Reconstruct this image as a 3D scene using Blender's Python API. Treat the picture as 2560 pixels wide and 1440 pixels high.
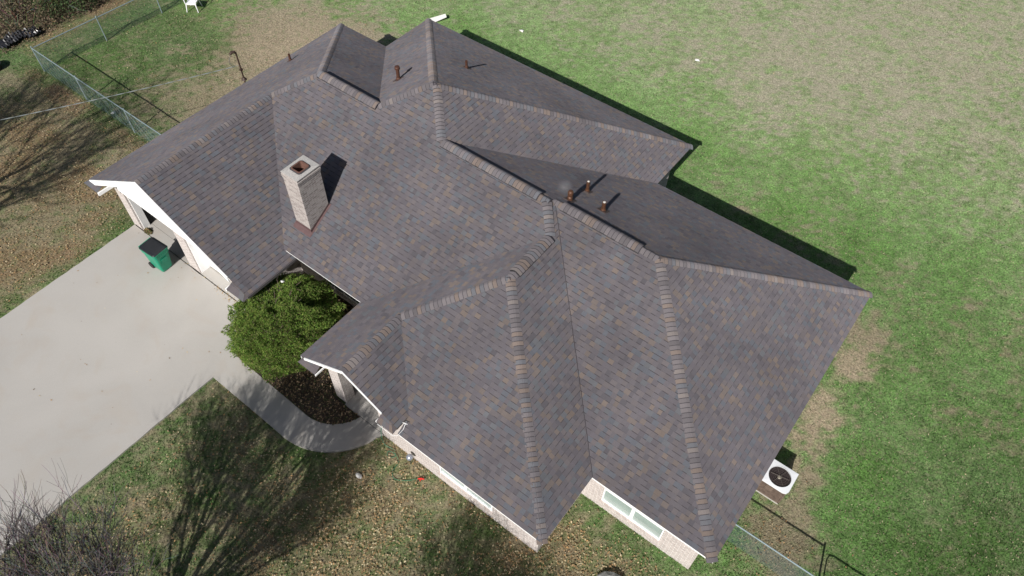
import bpy, math, random
import numpy as np
from mathutils import Vector, Matrix

for o in list(bpy.data.objects): bpy.data.objects.remove(o)
scene = bpy.context.scene
COL = scene.collection
random.seed(7)
RNG = np.random.default_rng(11)
R = math.radians

# ------------------------------------------------------------------ camera
cam_d = bpy.data.cameras.new('camera')
cam_d.sensor_width = 36.0
cam_d.lens = 36.0 * 1856.9 / 2560.0
cam_d.clip_start = 0.1
cam_d.clip_end = 2000
cam = bpy.data.objects.new('camera', cam_d)
cam.location = (10.04988, -9.28751, 20.90667)
cam.rotation_euler = (0.6545, -0.0212, 0.6535)
COL.objects.link(cam)
scene.camera = cam

# ------------------------------------------------------------------ world, sun, exposure
TO_SUN = Vector((0.3097, -1.3045, 1.0)).normalized()
world = bpy.data.worlds.new('World')
scene.world = world
world.use_nodes = True
wn = world.node_tree
bg = wn.nodes['Background']
sky = wn.nodes.new('ShaderNodeTexSky')
sky.sky_type = 'NISHITA'
sky.sun_disc = False
sky.sun_elevation = math.asin(TO_SUN.z)
sky.sun_rotation = math.atan2(TO_SUN.x, TO_SUN.y)
sky.air_density = 1.0
sky.dust_density = 1.5
wn.links.new(sky.outputs[0], bg.inputs[0])
bg.inputs[1].default_value = 0.05
sun_d = bpy.data.lights.new('sun', 'SUN')
sun_d.energy = 5.0
sun_d.angle = R(0.53)
sun_d.color = (1.0, 0.965, 0.92)
sun = bpy.data.objects.new('sun', sun_d)
sun.rotation_euler = TO_SUN.to_track_quat('Z', 'Y').to_euler()
sun.location = (10, -40, 40)
COL.objects.link(sun)
scene.view_settings.view_transform = 'Standard'
scene.view_settings.look = 'None'
scene.view_settings.gamma = 1.0
scene.view_settings.exposure = 0.2
scene.render.engine = 'CYCLES'

# ------------------------------------------------------------------ helpers
def link_obj(o, parent=None):
    COL.objects.link(o)
    if parent is not None:
        o.parent = parent
        o.matrix_parent_inverse = parent_world[parent.name].inverted()
    parent_world[o.name] = Matrix.Translation(o.location) if parent is None else Matrix.Identity(4)
    return o
parent_world = {}

def tag(o, label=None, cat=None, group=None, kind=None):
    if label: o['label'] = label
    if cat: o['category'] = cat
    if group: o['group'] = group
    if kind: o['kind'] = kind
    return o

def thing(name, label, cat, loc=(0, 0, 0), group=None):
    o = bpy.data.objects.new(name, None)
    o.empty_display_size = 0.3
    o.location = loc
    link_obj(o)
    return tag(o, label, cat, group)

class MB:
    """collects polygons (with a colour each) and links them as one mesh"""
    def __init__(self):
        self.v = []; self.f = []; self.c = []
    def poly(self, pts, col=(1, 1, 1)):
        n = len(self.v)
        self.v.extend([tuple(p) for p in pts])
        self.f.append(tuple(range(n, n + len(pts))))
        self.c.append(col)
    def box(self, lo, hi, col=(1, 1, 1), rz=0, piv=None):
        x0, y0, z0 = lo; x1, y1, z1 = hi
        P = [(x0, y0, z0), (x1, y0, z0), (x1, y1, z0), (x0, y1, z0), (x0, y0, z1), (x1, y0, z1), (x1, y1, z1), (x0, y1, z1)]
        if rz:
            px, py = piv if piv else ((x0 + x1) / 2, (y0 + y1) / 2)
            c, s = math.cos(rz), math.sin(rz)
            P = [(px + (x - px) * c - (y - py) * s, py + (x - px) * s + (y - py) * c, z) for x, y, z in P]
        n = len(self.v); self.v.extend(P)
        for q in ((0, 3, 2, 1), (4, 5, 6, 7), (0, 1, 5, 4), (1, 2, 6, 5), (2, 3, 7, 6), (3, 0, 4, 7)):
            self.f.append(tuple(n + i for i in q)); self.c.append(col)
    def tube(self, pts, rad, n=8, col=(1, 1, 1), cap=True):
        pts = [Vector(p) for p in pts]
        if not hasattr(rad, '__len__'): rad = [rad] * len(pts)
        base = len(self.v)
        up = None
        for i, p in enumerate(pts):
            d = (pts[min(i + 1, len(pts) - 1)] - pts[max(i - 1, 0)])
            d = d.normalized() if d.length > 1e-9 else Vector((0, 0, 1))
            if up is None:
                up = d.orthogonal().normalized()
            a = (up - d * up.dot(d))
            a = a.normalized() if a.length > 1e-6 else d.orthogonal().normalized()
            up = a
            b = d.cross(a)
            for k in range(n):
                t = 2 * math.pi * k / n
                self.v.append(tuple(p + (a * math.cos(t) + b * math.sin(t)) * rad[i]))
        for i in range(len(pts) - 1):
            for k in range(n):
                a0 = base + i * n + k; a1 = base + i * n + (k + 1) % n
                self.f.append((a0, a1, a1 + n, a0 + n)); self.c.append(col)
        if cap:
            self.f.append(tuple(base + k for k in reversed(range(n)))); self.c.append(col)
            e = base + (len(pts) - 1) * n
            self.f.append(tuple(e + k for k in range(n))); self.c.append(col)
    def lathe(self, c, prof, n=20, col=(1, 1, 1)):
        base = len(self.v)
        for r, z in prof:
            for k in range(n):
                t = 2 * math.pi * k / n
                self.v.append((c[0] + r * math.cos(t), c[1] + r * math.sin(t), c[2] + z))
        for i in range(len(prof) - 1):
            for k in range(n):
                a0 = base + i * n + k; a1 = base + i * n + (k + 1) % n
                self.f.append((a0, a1, a1 + n, a0 + n)); self.c.append(col)
        if prof[0][0] > 1e-4: self.f.append(tuple(base + k for k in reversed(range(n)))); self.c.append(col)
        if prof[-1][0] > 1e-4:
            e = base + (len(prof) - 1) * n
            self.f.append(tuple(e + k for k in range(n))); self.c.append(col)
    def build(self, name, mat, parent=None, smooth=False, loc=None):
        me = bpy.data.meshes.new(name)
        V = self.v
        if loc is not None: V = [(x - loc[0], y - loc[1], z - loc[2]) for x, y, z in V]
        me.from_pydata(V, [], self.f)
        at = me.attributes.new('col', 'FLOAT_COLOR', 'FACE')
        arr = np.ones((len(self.f), 4), np.float32)
        arr[:, :3] = np.array(self.c, np.float32).reshape(-1, 3)
        at.data.foreach_set('color', arr.ravel())
        if smooth: me.polygons.foreach_set('use_smooth', [True] * len(me.polygons))
        me.materials.append(mat)
        me.update()
        o = bpy.data.objects.new(name, me)
        if loc is not None: o.location = loc
        return link_obj(o, parent)

def raw_mesh(name, V, F, C, mat, domain='FACE'):
    """numpy mesh: V (n,3), F (m,k) equal sized faces, C (m,3) face colours"""
    me = bpy.data.meshes.new(name)
    V = np.ascontiguousarray(V, np.float32); F = np.ascontiguousarray(F, np.int32)
    m, k = F.shape
    me.vertices.add(len(V)); me.vertices.foreach_set('co', V.ravel())
    me.loops.add(m * k); me.loops.foreach_set('vertex_index', F.ravel())
    me.polygons.add(m)
    me.polygons.foreach_set('loop_start', np.arange(0, m * k, k, dtype=np.int32))
    me.polygons.foreach_set('loop_total', np.full(m, k, np.int32))
    me.update(calc_edges=True)
    if C is not None:
        at = me.attributes.new('col', 'FLOAT_COLOR', domain)
        arr = np.ones((len(C), 4), np.float32); arr[:, :3] = C
        at.data.foreach_set('color', arr.ravel())
    me.materials.append(mat)
    return me

# numpy value noise
def _hash(ix, iy, s):
    h = (ix.astype(np.int64) * 374761393 + iy.astype(np.int64) * 668265263 + s * 974634777) & 0xffffffff
    h = ((h ^ (h >> 13)) * 1274126177) & 0xffffffff
    return ((h ^ (h >> 16)) & 0xffff) / 65535.0
def vnoise(x, y, s=0):
    x = np.asarray(x, float); y = np.asarray(y, float)
    ix = np.floor(x); iy = np.floor(y); fx = x - ix; fy = y - iy
    fx = fx * fx * (3 - 2 * fx); fy = fy * fy * (3 - 2 * fy)
    a = _hash(ix, iy, s); b = _hash(ix + 1, iy, s); c = _hash(ix, iy + 1, s); d = _hash(ix + 1, iy + 1, s)
    return (a * (1 - fx) + b * fx) * (1 - fy) + (c * (1 - fx) + d * fx) * fy
def fbm(x, y, s=0, o=4):
    v = 0; a = 0.5; t = 0
    for k in range(o):
        v = v + a * vnoise(x * 2 ** k, y * 2 ** k, s + k * 17); t += a; a *= 0.55
    return v / t

# ------------------------------------------------------------------ materials
def new_mat(name):
    m = bpy.data.materials.new(name); m.use_nodes = True
    return m, m.node_tree, m.node_tree.nodes['Principled BSDF']

def mat_plain(name, col, rough=0.6, metal=0.0, var=0.0, scale=8.0, bump=0.0, spec=0.5):
    m, nt, b = new_mat(name)
    b.inputs['Roughness'].default_value = rough
    b.inputs['Metallic'].default_value = metal
    b.inputs['Specular IOR Level'].default_value = spec
    if var > 0 or bump > 0:
        ge = nt.nodes.new('ShaderNodeNewGeometry')
        n = nt.nodes.new('ShaderNodeTexNoise'); n.inputs['Scale'].default_value = scale; n.inputs['Detail'].default_value = 5
        nt.links.new(ge.outputs['Position'], n.inputs['Vector'])
        mr = nt.nodes.new('ShaderNodeMapRange'); mr.inputs['From Min'].default_value = 0.25; mr.inputs['From Max'].default_value = 0.75
        mr.inputs['To Min'].default_value = 1 - var; mr.inputs['To Max'].default_value = 1 + var
        nt.links.new(n.outputs['Fac'], mr.inputs['Value'])
        vm = nt.nodes.new('ShaderNodeVectorMath'); vm.operation = 'SCALE'
        vm.inputs[0].default_value = col; nt.links.new(mr.outputs[0], vm.inputs['Scale'])
        nt.links.new(vm.outputs[0], b.inputs['Base Color'])
        if bump > 0:
            bp = nt.nodes.new('ShaderNodeBump'); bp.inputs['Strength'].default_value = bump; bp.inputs['Distance'].default_value = 0.02
            nt.links.new(n.outputs['Fac'], bp.inputs['Height']); nt.links.new(bp.outputs[0], b.inputs['Normal'])
    else:
        b.inputs['Base Color'].default_value = (*col, 1)
    return m

def mat_attr(name, rough=0.8, var=0.0, scale=30.0, bump=0.0, spec=0.3, transl=0.0, lo=0.25, hi=0.75):
    m, nt, b = new_mat(name)
    b.inputs['Roughness'].default_value = rough
    b.inputs['Specular IOR Level'].default_value = spec
    a = nt.nodes.new('ShaderNodeAttribute'); a.attribute_name = 'col'
    out = a.outputs['Color']
    if var > 0:
        ge = nt.nodes.new('ShaderNodeNewGeometry')
        n = nt.nodes.new('ShaderNodeTexNoise'); n.inputs['Scale'].default_value = scale; n.inputs['Detail'].default_value = 4
        nt.links.new(ge.outputs['Position'], n.inputs['Vector'])
        mr = nt.nodes.new('ShaderNodeMapRange'); mr.inputs['From Min'].default_value = lo; mr.inputs['From Max'].default_value = hi
        mr.inputs['To Min'].default_value = 1 - var; mr.inputs['To Max'].default_value = 1 + var
        nt.links.new(n.outputs['Fac'], mr.inputs['Value'])
        vm = nt.nodes.new('ShaderNodeVectorMath'); vm.operation = 'SCALE'
        nt.links.new(out, vm.inputs[0]); nt.links.new(mr.outputs[0], vm.inputs['Scale'])
        out = vm.outputs[0]
        if bump > 0:
            bp = nt.nodes.new('ShaderNodeBump'); bp.inputs['Strength'].default_value = bump; bp.inputs['Distance'].default_value = 0.01
            nt.links.new(n.outputs['Fac'], bp.inputs['Height']); nt.links.new(bp.outputs[0], b.inputs['Normal'])
    nt.links.new(out, b.inputs['Base Color'])
    if transl > 0:
        tr = nt.nodes.new('ShaderNodeBsdfTranslucent'); nt.links.new(out, tr.inputs['Color'])
        mx = nt.nodes.new('ShaderNodeMixShader'); mx.inputs[0].default_value = transl
        o = nt.nodes['Material Output']
        nt.links.new(b.outputs[0], mx.inputs[1]); nt.links.new(tr.outputs[0], mx.inputs[2]); nt.links.new(mx.outputs[0], o.inputs[0])
    return m

def mat_shingle():
    m, nt, b = new_mat('shingle')
    b.inputs['Roughness'].default_value = 0.92
    b.inputs['Specular IOR Level'].default_value = 0.25
    b.inputs['Diffuse Roughness'].default_value = 0.7
    a = nt.nodes.new('ShaderNodeAttribute'); a.attribute_name = 'col'
    ge = nt.nodes.new('ShaderNodeNewGeometry')
    def noise(s, d, lo, hi, tlo, thi):
        n = nt.nodes.new('ShaderNodeTexNoise'); n.inputs['Scale'].default_value = s; n.inputs['Detail'].default_value = d
        nt.links.new(ge.outputs['Position'], n.inputs['Vector'])
        mr = nt.nodes.new('ShaderNodeMapRange')
        for k, v in zip(('From Min', 'From Max', 'To Min', 'To Max'), (lo, hi, tlo, thi)): mr.inputs[k].default_value = v
        nt.links.new(n.outputs['Fac'], mr.inputs['Value'])
        return n, mr
    n1, m1 = noise(260, 3, 0.3, 0.7, 0.78, 1.22)     # granules
    n2, m2 = noise(0.45, 5, 0.3, 0.7, 0.84, 1.14)    # weathering
    mu = nt.nodes.new('ShaderNodeMath'); mu.operation = 'MULTIPLY'
    nt.links.new(m1.outputs[0], mu.inputs[0]); nt.links.new(m2.outputs[0], mu.inputs[1])
    vm = nt.nodes.new('ShaderNodeVectorMath'); vm.operation = 'SCALE'
    nt.links.new(a.outputs['Color'], vm.inputs[0]); nt.links.new(mu.outputs[0], vm.inputs['Scale'])
    nt.links.new(vm.outputs[0], b.inputs['Base Color'])
    return m

def mat_brick(name, c1, c2, mortar):
    m, nt, b = new_mat(name)
    b.inputs['Roughness'].default_value = 0.9
    ge = nt.nodes.new('ShaderNodeNewGeometry')
    sp = nt.nodes.new('ShaderNodeSeparateXYZ'); nt.links.new(ge.outputs['Position'], sp.inputs[0])
    ad = nt.nodes.new('ShaderNodeMath'); ad.operation = 'ADD'
    nt.links.new(sp.outputs['X'], ad.inputs[0]); nt.links.new(sp.outputs['Y'], ad.inputs[1])
    cb = nt.nodes.new('ShaderNodeCombineXYZ'); nt.links.new(ad.outputs[0], cb.inputs['X']); nt.links.new(sp.outputs['Z'], cb.inputs['Y'])
    br = nt.nodes.new('ShaderNodeTexBrick')
    br.inputs['Scale'].default_value = 1.0
    br.inputs['Brick Width'].default_value = 0.20; br.inputs['Row Height'].default_value = 0.075
    br.inputs['Mortar Size'].default_value = 0.012; br.inputs['Bias'].default_value = -.15; br.inputs['Mortar Smooth'].default_value = 0.2
    br.inputs['Color1'].default_value = (*c1, 1); br.inputs['Color2'].default_value = (*c2, 1); br.inputs['Mortar'].default_value = (*mortar, 1)
    nt.links.new(cb.outputs[0], br.inputs['Vector'])
    n = nt.nodes.new('ShaderNodeTexNoise'); n.inputs['Scale'].default_value = 14; n.inputs['Detail'].default_value = 6
    nt.links.new(ge.outputs['Position'], n.inputs['Vector'])
    mr = nt.nodes.new('ShaderNodeMapRange'); mr.inputs['From Min'].default_value = 0.3; mr.inputs['From Max'].default_value = 0.7
    mr.inputs['To Min'].default_value = 0.86; mr.inputs['To Max'].default_value = 1.12
    nt.links.new(n.outputs['Fac'], mr.inputs['Value'])
    vm = nt.nodes.new('ShaderNodeVectorMath'); vm.operation = 'SCALE'
    nt.links.new(br.outputs['Color'], vm.inputs[0]); nt.links.new(mr.outputs[0], vm.inputs['Scale'])
    nt.links.new(vm.outputs[0], b.inputs['Base Color'])
    bp = nt.nodes.new('ShaderNodeBump'); bp.inputs['Strength'].default_value = 0.6; bp.inputs['Distance'].default_value = 0.008; bp.invert = True
    nt.links.new(br.outputs['Fac'], bp.inputs['Height']); nt.links.new(bp.outputs[0], b.inputs['Normal'])
    return m

def mat_concrete(name, col):
    m, nt, b = new_mat(name)
    b.inputs['Roughness'].default_value = 0.85
    ge = nt.nodes.new('ShaderNodeNewGeometry')
    def noise(s, d, lo, hi, tlo, thi, w=0):
        n = nt.nodes.new('ShaderNodeTexNoise'); n.inputs['Scale'].default_value = s; n.inputs['Detail'].default_value = d
        n.inputs['Distortion'].default_value = w
        nt.links.new(ge.outputs['Position'], n.inputs['Vector'])
        mr = nt.nodes.new('ShaderNodeMapRange')
        for k, v in zip(('From Min', 'From Max', 'To Min', 'To Max'), (lo, hi, tlo, thi)): mr.inputs[k].default_value = v
        nt.links.new(n.outputs['Fac'], mr.inputs['Value'])
        return mr
    a = noise(0.35, 6, 0.3, 0.7, 0.92, 1.03, 0.8); c = noise(60, 3, 0.3, 0.7, 0.93, 1.07); st = noise(0.8, 7, 0.52, 0.78, 0.0, 0.28, 1.5)
    mu = nt.nodes.new('ShaderNodeMath'); mu.operation = 'MULTIPLY'
    nt.links.new(a.outputs[0], mu.inputs[0]); nt.links.new(c.outputs[0], mu.inputs[1])
    vm = nt.nodes.new('ShaderNodeVectorMath'); vm.operation = 'SCALE'; vm.inputs[0].default_value = col
    nt.links.new(mu.outputs[0], vm.inputs['Scale'])
    mx = nt.nodes.new('ShaderNodeMix'); mx.data_type = 'RGBA'
    nt.links.new(st.outputs[0], mx.inputs['Factor'])
    nt.links.new(vm.outputs[0], mx.inputs['A']); mx.inputs['B'].default_value = (col[0] * .93, col[1] * .80, col[2] * .66, 1)
    nt.links.new(mx.outputs['Result'], b.inputs['Base Color'])
    return m

SH = mat_shingle()
WHITE = mat_plain('white_paint', (0.86, 0.86, 0.86), 0.55, var=0.03, scale=3)
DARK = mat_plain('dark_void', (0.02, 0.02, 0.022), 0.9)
DECK = mat_plain('roof_deck', (0.10, 0.08, 0.06), 0.9)
VENTM = mat_plain('black_vent', (0.015, 0.015, 0.017), 0.8)
BRICK = mat_brick('pale_brick', (0.47, 0.41, 0.385), (0.34, 0.29, 0.275), (0.60, 0.57, 0.545))
BRICKC = mat_brick('chimney_brick', (0.37, 0.325, 0.305), (0.19, 0.155, 0.15), (0.42, 0.39, 0.37))
CONC = mat_concrete('concrete', (0.395, 0.377, 0.352))
RUST = mat_plain('rust_brown', (0.10, 0.045, 0.03), 0.55, var=0.35, scale=25, metal=0.3)
COPPER = mat_plain('copper_brown', (0.11, 0.052, 0.03), 0.45, var=0.4, scale=30, metal=0.3)
CLAY = mat_plain('clay', (0.13, 0.065, 0.048), 0.8, var=0.25, scale=18)
MORTAR = mat_plain('mortar', (0.40, 0.385, 0.365), 0.9, var=0.3, scale=30, bump=0.4)
FLASH = mat_plain('flashing', (0.105, 0.062, 0.062), 0.5, var=0.2, scale=8)
GALV = mat_plain('galvanised', (0.31, 0.385, 0.41), 0.4, metal=0.45, var=0.12, scale=12)
GLASS = mat_plain('window_glass', (0.30, 0.37, 0.35), 0.10, var=0.15, scale=2, spec=0.8)
GLASSD = mat_plain('dark_glass', (0.03, 0.04, 0.04), 0.08, spec=0.8)
LEAFM = mat_attr('leaf_litter', 0.8, transl=0.12)
GRASSM = mat_attr('grass', 0.75, transl=0.3, spec=0.2)
BARK = mat_plain('bark', (0.17, 0.14, 0.12), 0.85, var=0.3, scale=10)
TWIG = mat_attr('twigs', 0.85, spec=0.2)
FOL = mat_attr('foliage', 0.75, transl=0.35, spec=0.12)

# ------------------------------------------------------------------ ground
def ss(e0, e1, x):
    t = np.clip((x - e0) / (e1 - e0), 0, 1); return t * t * (3 - 2 * t)

TAN = [(-18.1, 9.4, 2.2, 1.1), (-14.9, 8.3, 2.4, 1.4), (-14.4, 11, 1.8, 1.1), (-16.8, 6.5, 1.6, .45), (-16.3, 2.2, 1.6, .5), (-15.2, 4.2, 1.7, .6),
       (-13.5, 6.5, 1.3, .8), (-10.8, 9.6, 1.2, 1.0), (-9, 20, 2.5, .45), (-3.7, 19.5, 3.2, .55), (0.2, 25, 5, .55), (4.5, 24.1, 5, .55), (8.3, 30, 6, .6),
       (9.5, 34, 5, .8), (1.9, 18.9, 3.3, .55), (5.5, 20.5, 3.5, .35), (9.2, 24.2, 4, .45), (-15, 16, 3, .35),
       (11.35, 9.6, 0.8, 1.1), (11.5, 8.2, 0.6, 1.0), (11.3, 6.2, 0.7, .85), (11.5, 4.8, .7, .9), (12.0, 3.5, .5, .95), (12.05, 2.6, .35, .8), (11.8, 1.5, .7, .9), (12.6, 1.0, .8, .9), (12.3, 2.2, .3, .5),
       (3.6, 9.9, .8, .5), (4.5, 13, 1.5, .2), (14.3, 8.2, .5, .4), (13.3, 9.2, .6, .35), (15.5, 9.5, 2, .18), (13, 13.5, 2, .25)]
GREEN = [(-22.5, 5, 1.8, .7), (-16.7, 9.8, .8, .2), (-25, -1, 3, .8), (-13.2, -2.5, .9, .8), (15.5, 5, 4, .5), (12.8, 8.2, 1.2, .5), (-6.7, 13.8, 2.5, .5), (-0.6, 14.2, 2.5, .4), (3.9, 13, 2.5, .4),
         (11.5, 12.5, 2.5, .4), (-11.5, 14.5, 2.5, .35), (-19.5, 7, 1.2, .5), (13.4, 3.2, 1.2, .5)]
def x_edge(a): return 11 < a < 13
def dryf(x, y):
    d = 0.34 + 0 * x
    for a, b, r, w in TAN: d = d + w * ((.95 if x_edge(a) else .62) if r < 2.45 else .34) * np.exp(-((x - a) ** 2 + (y - b) ** 2) / (2 * (r * .8) ** 2))
    for a, b, r, w in GREEN: d = d - w * 0.42 * np.exp(-((x - a) ** 2 + (y - b) ** 2) / (2 * r * r))
    d = d + (fbm(x * .33 + 3, y * .33, 5) - .5) * .35
    return d
def litf(x, y):
    """density of fallen leaves"""
    l = 0 * x
    l = l + 1.0 * ss(-11.9, -12.6, x) * ss(0.5, 0.2, y) * ss(-25, -21, x) * (0.25 + 1.6 * np.exp(-((y - 0.0) ** 2) / .22))
    l = l + 1.0 * ss(-12.0, -13.2, x) * ss(-.5, -2.5, y) * ss(-24.5, -19, x)
    l = l + .10 * ss(.3, .6, y) * ss(-11.5, -13, x)
    l = l + .5 * ss(-4.8, -3, x) * ss(-1.0, -2.0, y)
    l = l + .55 * ss(0, 2, x) * ss(-1.4, -2, y)
    l = l + .3 * np.exp(-((x - 12.0) ** 2 + (y - 1.2) ** 2) / 1.2)
    l = l + 1.0 * np.exp(-((x + 25.7) ** 2) / .6) * ss(0, 2, y)
    return np.clip(l, 0, 1) * (0.35 + 1.0 * ss(.35, .65, fbm(x * .8, y * .8, 31)))

def cgreen(x, y, k=0):
    """ground colour, by place: green, yellow-green or straw"""
    d = dryf(x, y)
    n = fbm(x * 1.3, y * 1.3, 3, 5); f = fbm(x * 6, y * 6, 9, 3)
    d = d + .62 * ss(-12.3, -13.5, x) * ss(.4, -1.0, y) + .27 * ss(-12, -11, x) * ss(-.8, -2, y) * ss(11, 9, x) + .10 * ss(-11.5, -12.5, x) * ss(.4, 1, y) * ss(8, 4, y)
    t = ss(0.26, 0.98, d + (n - .5) * .85 + (f - .5) * 1.45)
    g1 = np.array([0.098, 0.188, 0.048]); g2 = np.array([0.150, 0.240, 0.088])
    rg = (ss(6, 11, x) * ss(19, 13, y))[..., None]; g1 = g1 * (1 - rg + rg * np.array([.93, .98, .90])); g2 = g2 * (1 - rg + rg * np.array([.94, .98, .92]))
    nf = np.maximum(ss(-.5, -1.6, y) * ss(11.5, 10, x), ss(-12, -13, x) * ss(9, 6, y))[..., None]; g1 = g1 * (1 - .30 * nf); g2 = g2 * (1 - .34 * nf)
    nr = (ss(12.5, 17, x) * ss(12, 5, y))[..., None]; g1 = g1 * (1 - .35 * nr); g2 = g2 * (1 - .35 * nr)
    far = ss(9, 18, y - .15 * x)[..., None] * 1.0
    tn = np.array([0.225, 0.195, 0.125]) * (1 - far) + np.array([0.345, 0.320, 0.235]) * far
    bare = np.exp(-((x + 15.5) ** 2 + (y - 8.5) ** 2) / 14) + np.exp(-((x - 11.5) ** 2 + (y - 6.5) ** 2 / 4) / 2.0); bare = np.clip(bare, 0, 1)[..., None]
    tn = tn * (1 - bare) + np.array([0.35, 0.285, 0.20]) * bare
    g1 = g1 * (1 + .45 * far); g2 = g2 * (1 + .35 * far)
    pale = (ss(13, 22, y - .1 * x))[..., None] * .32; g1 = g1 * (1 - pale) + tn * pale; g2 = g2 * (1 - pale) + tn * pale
    cl = vnoise(x * 5.5, y * 5.5, 91)[..., None]
    m = vnoise(x * .6, y * .6, 77)[..., None]
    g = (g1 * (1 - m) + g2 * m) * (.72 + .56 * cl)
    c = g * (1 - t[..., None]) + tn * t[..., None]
    return c, t

HOUSE_RECTS = [(-12.2, -2.0, -5.6, 8.4), (-9.4, 0, 2.6, 11.0), (-5.6, -.3, 10.4, 8.5), (1.05, -3.2, 6.8, 0), (6.8, -1.0, 10.4, 1)]
def on_lawn(x, y):
    ok = np.ones(x.shape, bool)
    for a, b, c, d in HOUSE_RECTS: ok &= ~((x > a) & (x < c) & (y > b) & (y < d))
    ok &= ~((x > -12.24 + 0.02 * np.sin(y * 3)) & (x < -4.66) & (y < -2.4) )
    ok &= ~((x > -4.7) & (x < -1.9) & (y > -5.14) & (y < -.3))
    cx, cy = -1.35, -2.95
    r = np.hypot(x - cx, y - cy)
    ok &= ~((x >= -1.9) & (x < 1.03) & (r < 2.34) & (y > -5.4))
    ok &= ~((x >= -1.9) & (x < 1.03) & (y > -3.3) & (y < 0))
    ok &= ~((x > 10.85) & (x < 11.65) & (y > 2.15) & (y < 3.05))
    return ok

gx = np.concatenate([[-600, -250, -120, -70, -45], np.arange(-36, 24.01, 0.16), [30, 45, 70, 120, 250, 600]])
gy = np.concatenate([[-600, -250, -120, -70, -40, -25], np.arange(-15, 40.01, 0.16), [46, 60, 90, 150, 300, 700]])
GX, GY = np.meshgrid(gx, gy)
GZ = (fbm(GX * .5, GY * .5, 21) - .5) * 0.04 + (fbm(GX * 2.2, GY * 2.2, 22) - .5) * 0.03 - 0.01
flat = (~on_lawn(GX, GY)) & (np.abs(GX) < 30)
GZ = np.where(flat, -0.06, GZ)
nV = GX.size; nx = len(gx); ny = len(gy)
idx = np.arange(nV).reshape(ny, nx)
F = np.stack([idx[:-1, :-1].ravel(), idx[:-1, 1:].ravel(), idx[1:, 1:].ravel(), idx[1:, :-1].ravel()], 1)
C, T = cgreen(GX.ravel(), GY.ravel())
L = litf(GX.ravel(), GY.ravel())
L = L * np.where(GX.ravel() > -5, .60, 1.0)
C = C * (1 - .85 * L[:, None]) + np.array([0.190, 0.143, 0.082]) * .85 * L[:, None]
th = (ss(-25.6, -26.1, GX.ravel()) * ss(-.5, .8, GY.ravel()))[:, None]; C = C * (1 - th) + np.array([.06, .045, .028]) * th

def mat_ground():
    m, nt, b = new_mat('lawn_ground')
    b.inputs['Roughness'].default_value = 0.95; b.inputs['Specular IOR Level'].default_value = 0.15
    a = nt.nodes.new('ShaderNodeAttribute'); a.attribute_name = 'col'
    ge = nt.nodes.new('ShaderNodeNewGeometry')
    def noise(s, d, lo, hi, tlo, thi):
        n = nt.nodes.new('ShaderNodeTexNoise'); n.inputs['Scale'].default_value = s; n.inputs['Detail'].default_value = d
        n.inputs['Roughness'].default_value = .65
        nt.links.new(ge.outputs['Position'], n.inputs['Vector'])
        mr = nt.nodes.new('ShaderNodeMapRange')
        for k, v in zip(('From Min', 'From Max', 'To Min', 'To Max'), (lo, hi, tlo, thi)): mr.inputs[k].default_value = v
        nt.links.new(n.outputs['Fac'], mr.inputs['Value'])
        return n, mr
    n1, m1 = noise(14, 9, .3, .7, .42, 1.58); n2, m2 = noise(6, 9, .48, .68, 0, .5); n3, m3 = noise(3.3, 9, .50, .70, 0, .5)
    vm = nt.nodes.new('ShaderNodeVectorMath'); vm.operation = 'SCALE'
    nt.links.new(a.outputs['Color'], vm.inputs[0]); nt.links.new(m1.outputs[0], vm.inputs['Scale'])
    mx = nt.nodes.new('ShaderNodeMix'); mx.data_type = 'RGBA'
    nt.links.new(m2.outputs[0], mx.inputs['Factor'])
    nt.links.new(vm.outputs[0], mx.inputs['A']); mx.inputs['B'].default_value = (.24, .21, .15, 1)
    my = nt.nodes.new('ShaderNodeMix'); my.data_type = 'RGBA'
    nt.links.new(m3.outputs[0], my.inputs['Factor']); nt.links.new(mx.outputs['Result'], my.inputs['A']); my.inputs['B'].default_value = (.105, .175, .058, 1)
    nt.links.new(my.outputs['Result'], b.inputs['Base Color'])
    bp = nt.nodes.new('ShaderNodeBump'); bp.inputs['Strength'].default_value = 0.7; bp.inputs['Distance'].default_value = 0.05
    nt.links.new(n1.outputs['Fac'], bp.inputs['Height']); nt.links.new(bp.outputs[0], b.inputs['Normal'])
    return m
me = raw_mesh('ground', np.stack([GX.ravel(), GY.ravel(), GZ.ravel()], 1), F, C, mat_ground(), 'POINT')
g = link_obj(bpy.data.objects.new('ground', me)); tag(g, 'patchy green and straw coloured lawn around the house', 'lawn', kind='structure')

# grass blades (mesh of short tufts)
def visible_pts(n, dens_pow=1.0):
    """random ground points inside the photographed part of the yard (a world-space quadrilateral)"""
    q = np.array([(-30.5, 2.0), (10.2, 36.0), (18.4, 4.2), (-4.5, -13.2)])
    u = RNG.random(n); v = RNG.random(n) ** dens_pow
    a = q[3] + (q[2] - q[3]) * u[:, None]; b = q[0] + (q[1] - q[0]) * u[:, None]
    p = a + (b - a) * v[:, None]
    return p[:, 0], p[:, 1]
x, y = visible_pts(520000, 1.1)
ok = on_lawn(x, y) & (x > -26.2)
x = x[ok]; y = y[ok]
c, t = cgreen(x, y)
keep = RNG.random(len(x)) < (1 - .35 * t) * (1 - .55 * litf(x, y))
x, y, c, t = x[keep], y[keep], c[keep], t[keep]
n = len(x)
zz = (fbm(x * .5, y * .5, 21) - .5) * 0.04 + (fbm(x * 2.2, y * 2.2, 22) - .5) * 0.03 - 0.015
ang = RNG.random(n) * 6.283; h = (0.022 + 0.034 * RNG.random(n)) * (1 - .35 * t) * (0.6 + .9 * fbm(x * .9, y * .9, 51)); w = 0.010 + 0.016 * RNG.random(n)
lean = 0.02 + 0.05 * RNG.random(n); la = RNG.random(n) * 6.283
P0 = np.stack([x - np.cos(ang) * w, y - np.sin(ang) * w, zz], 1)
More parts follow.
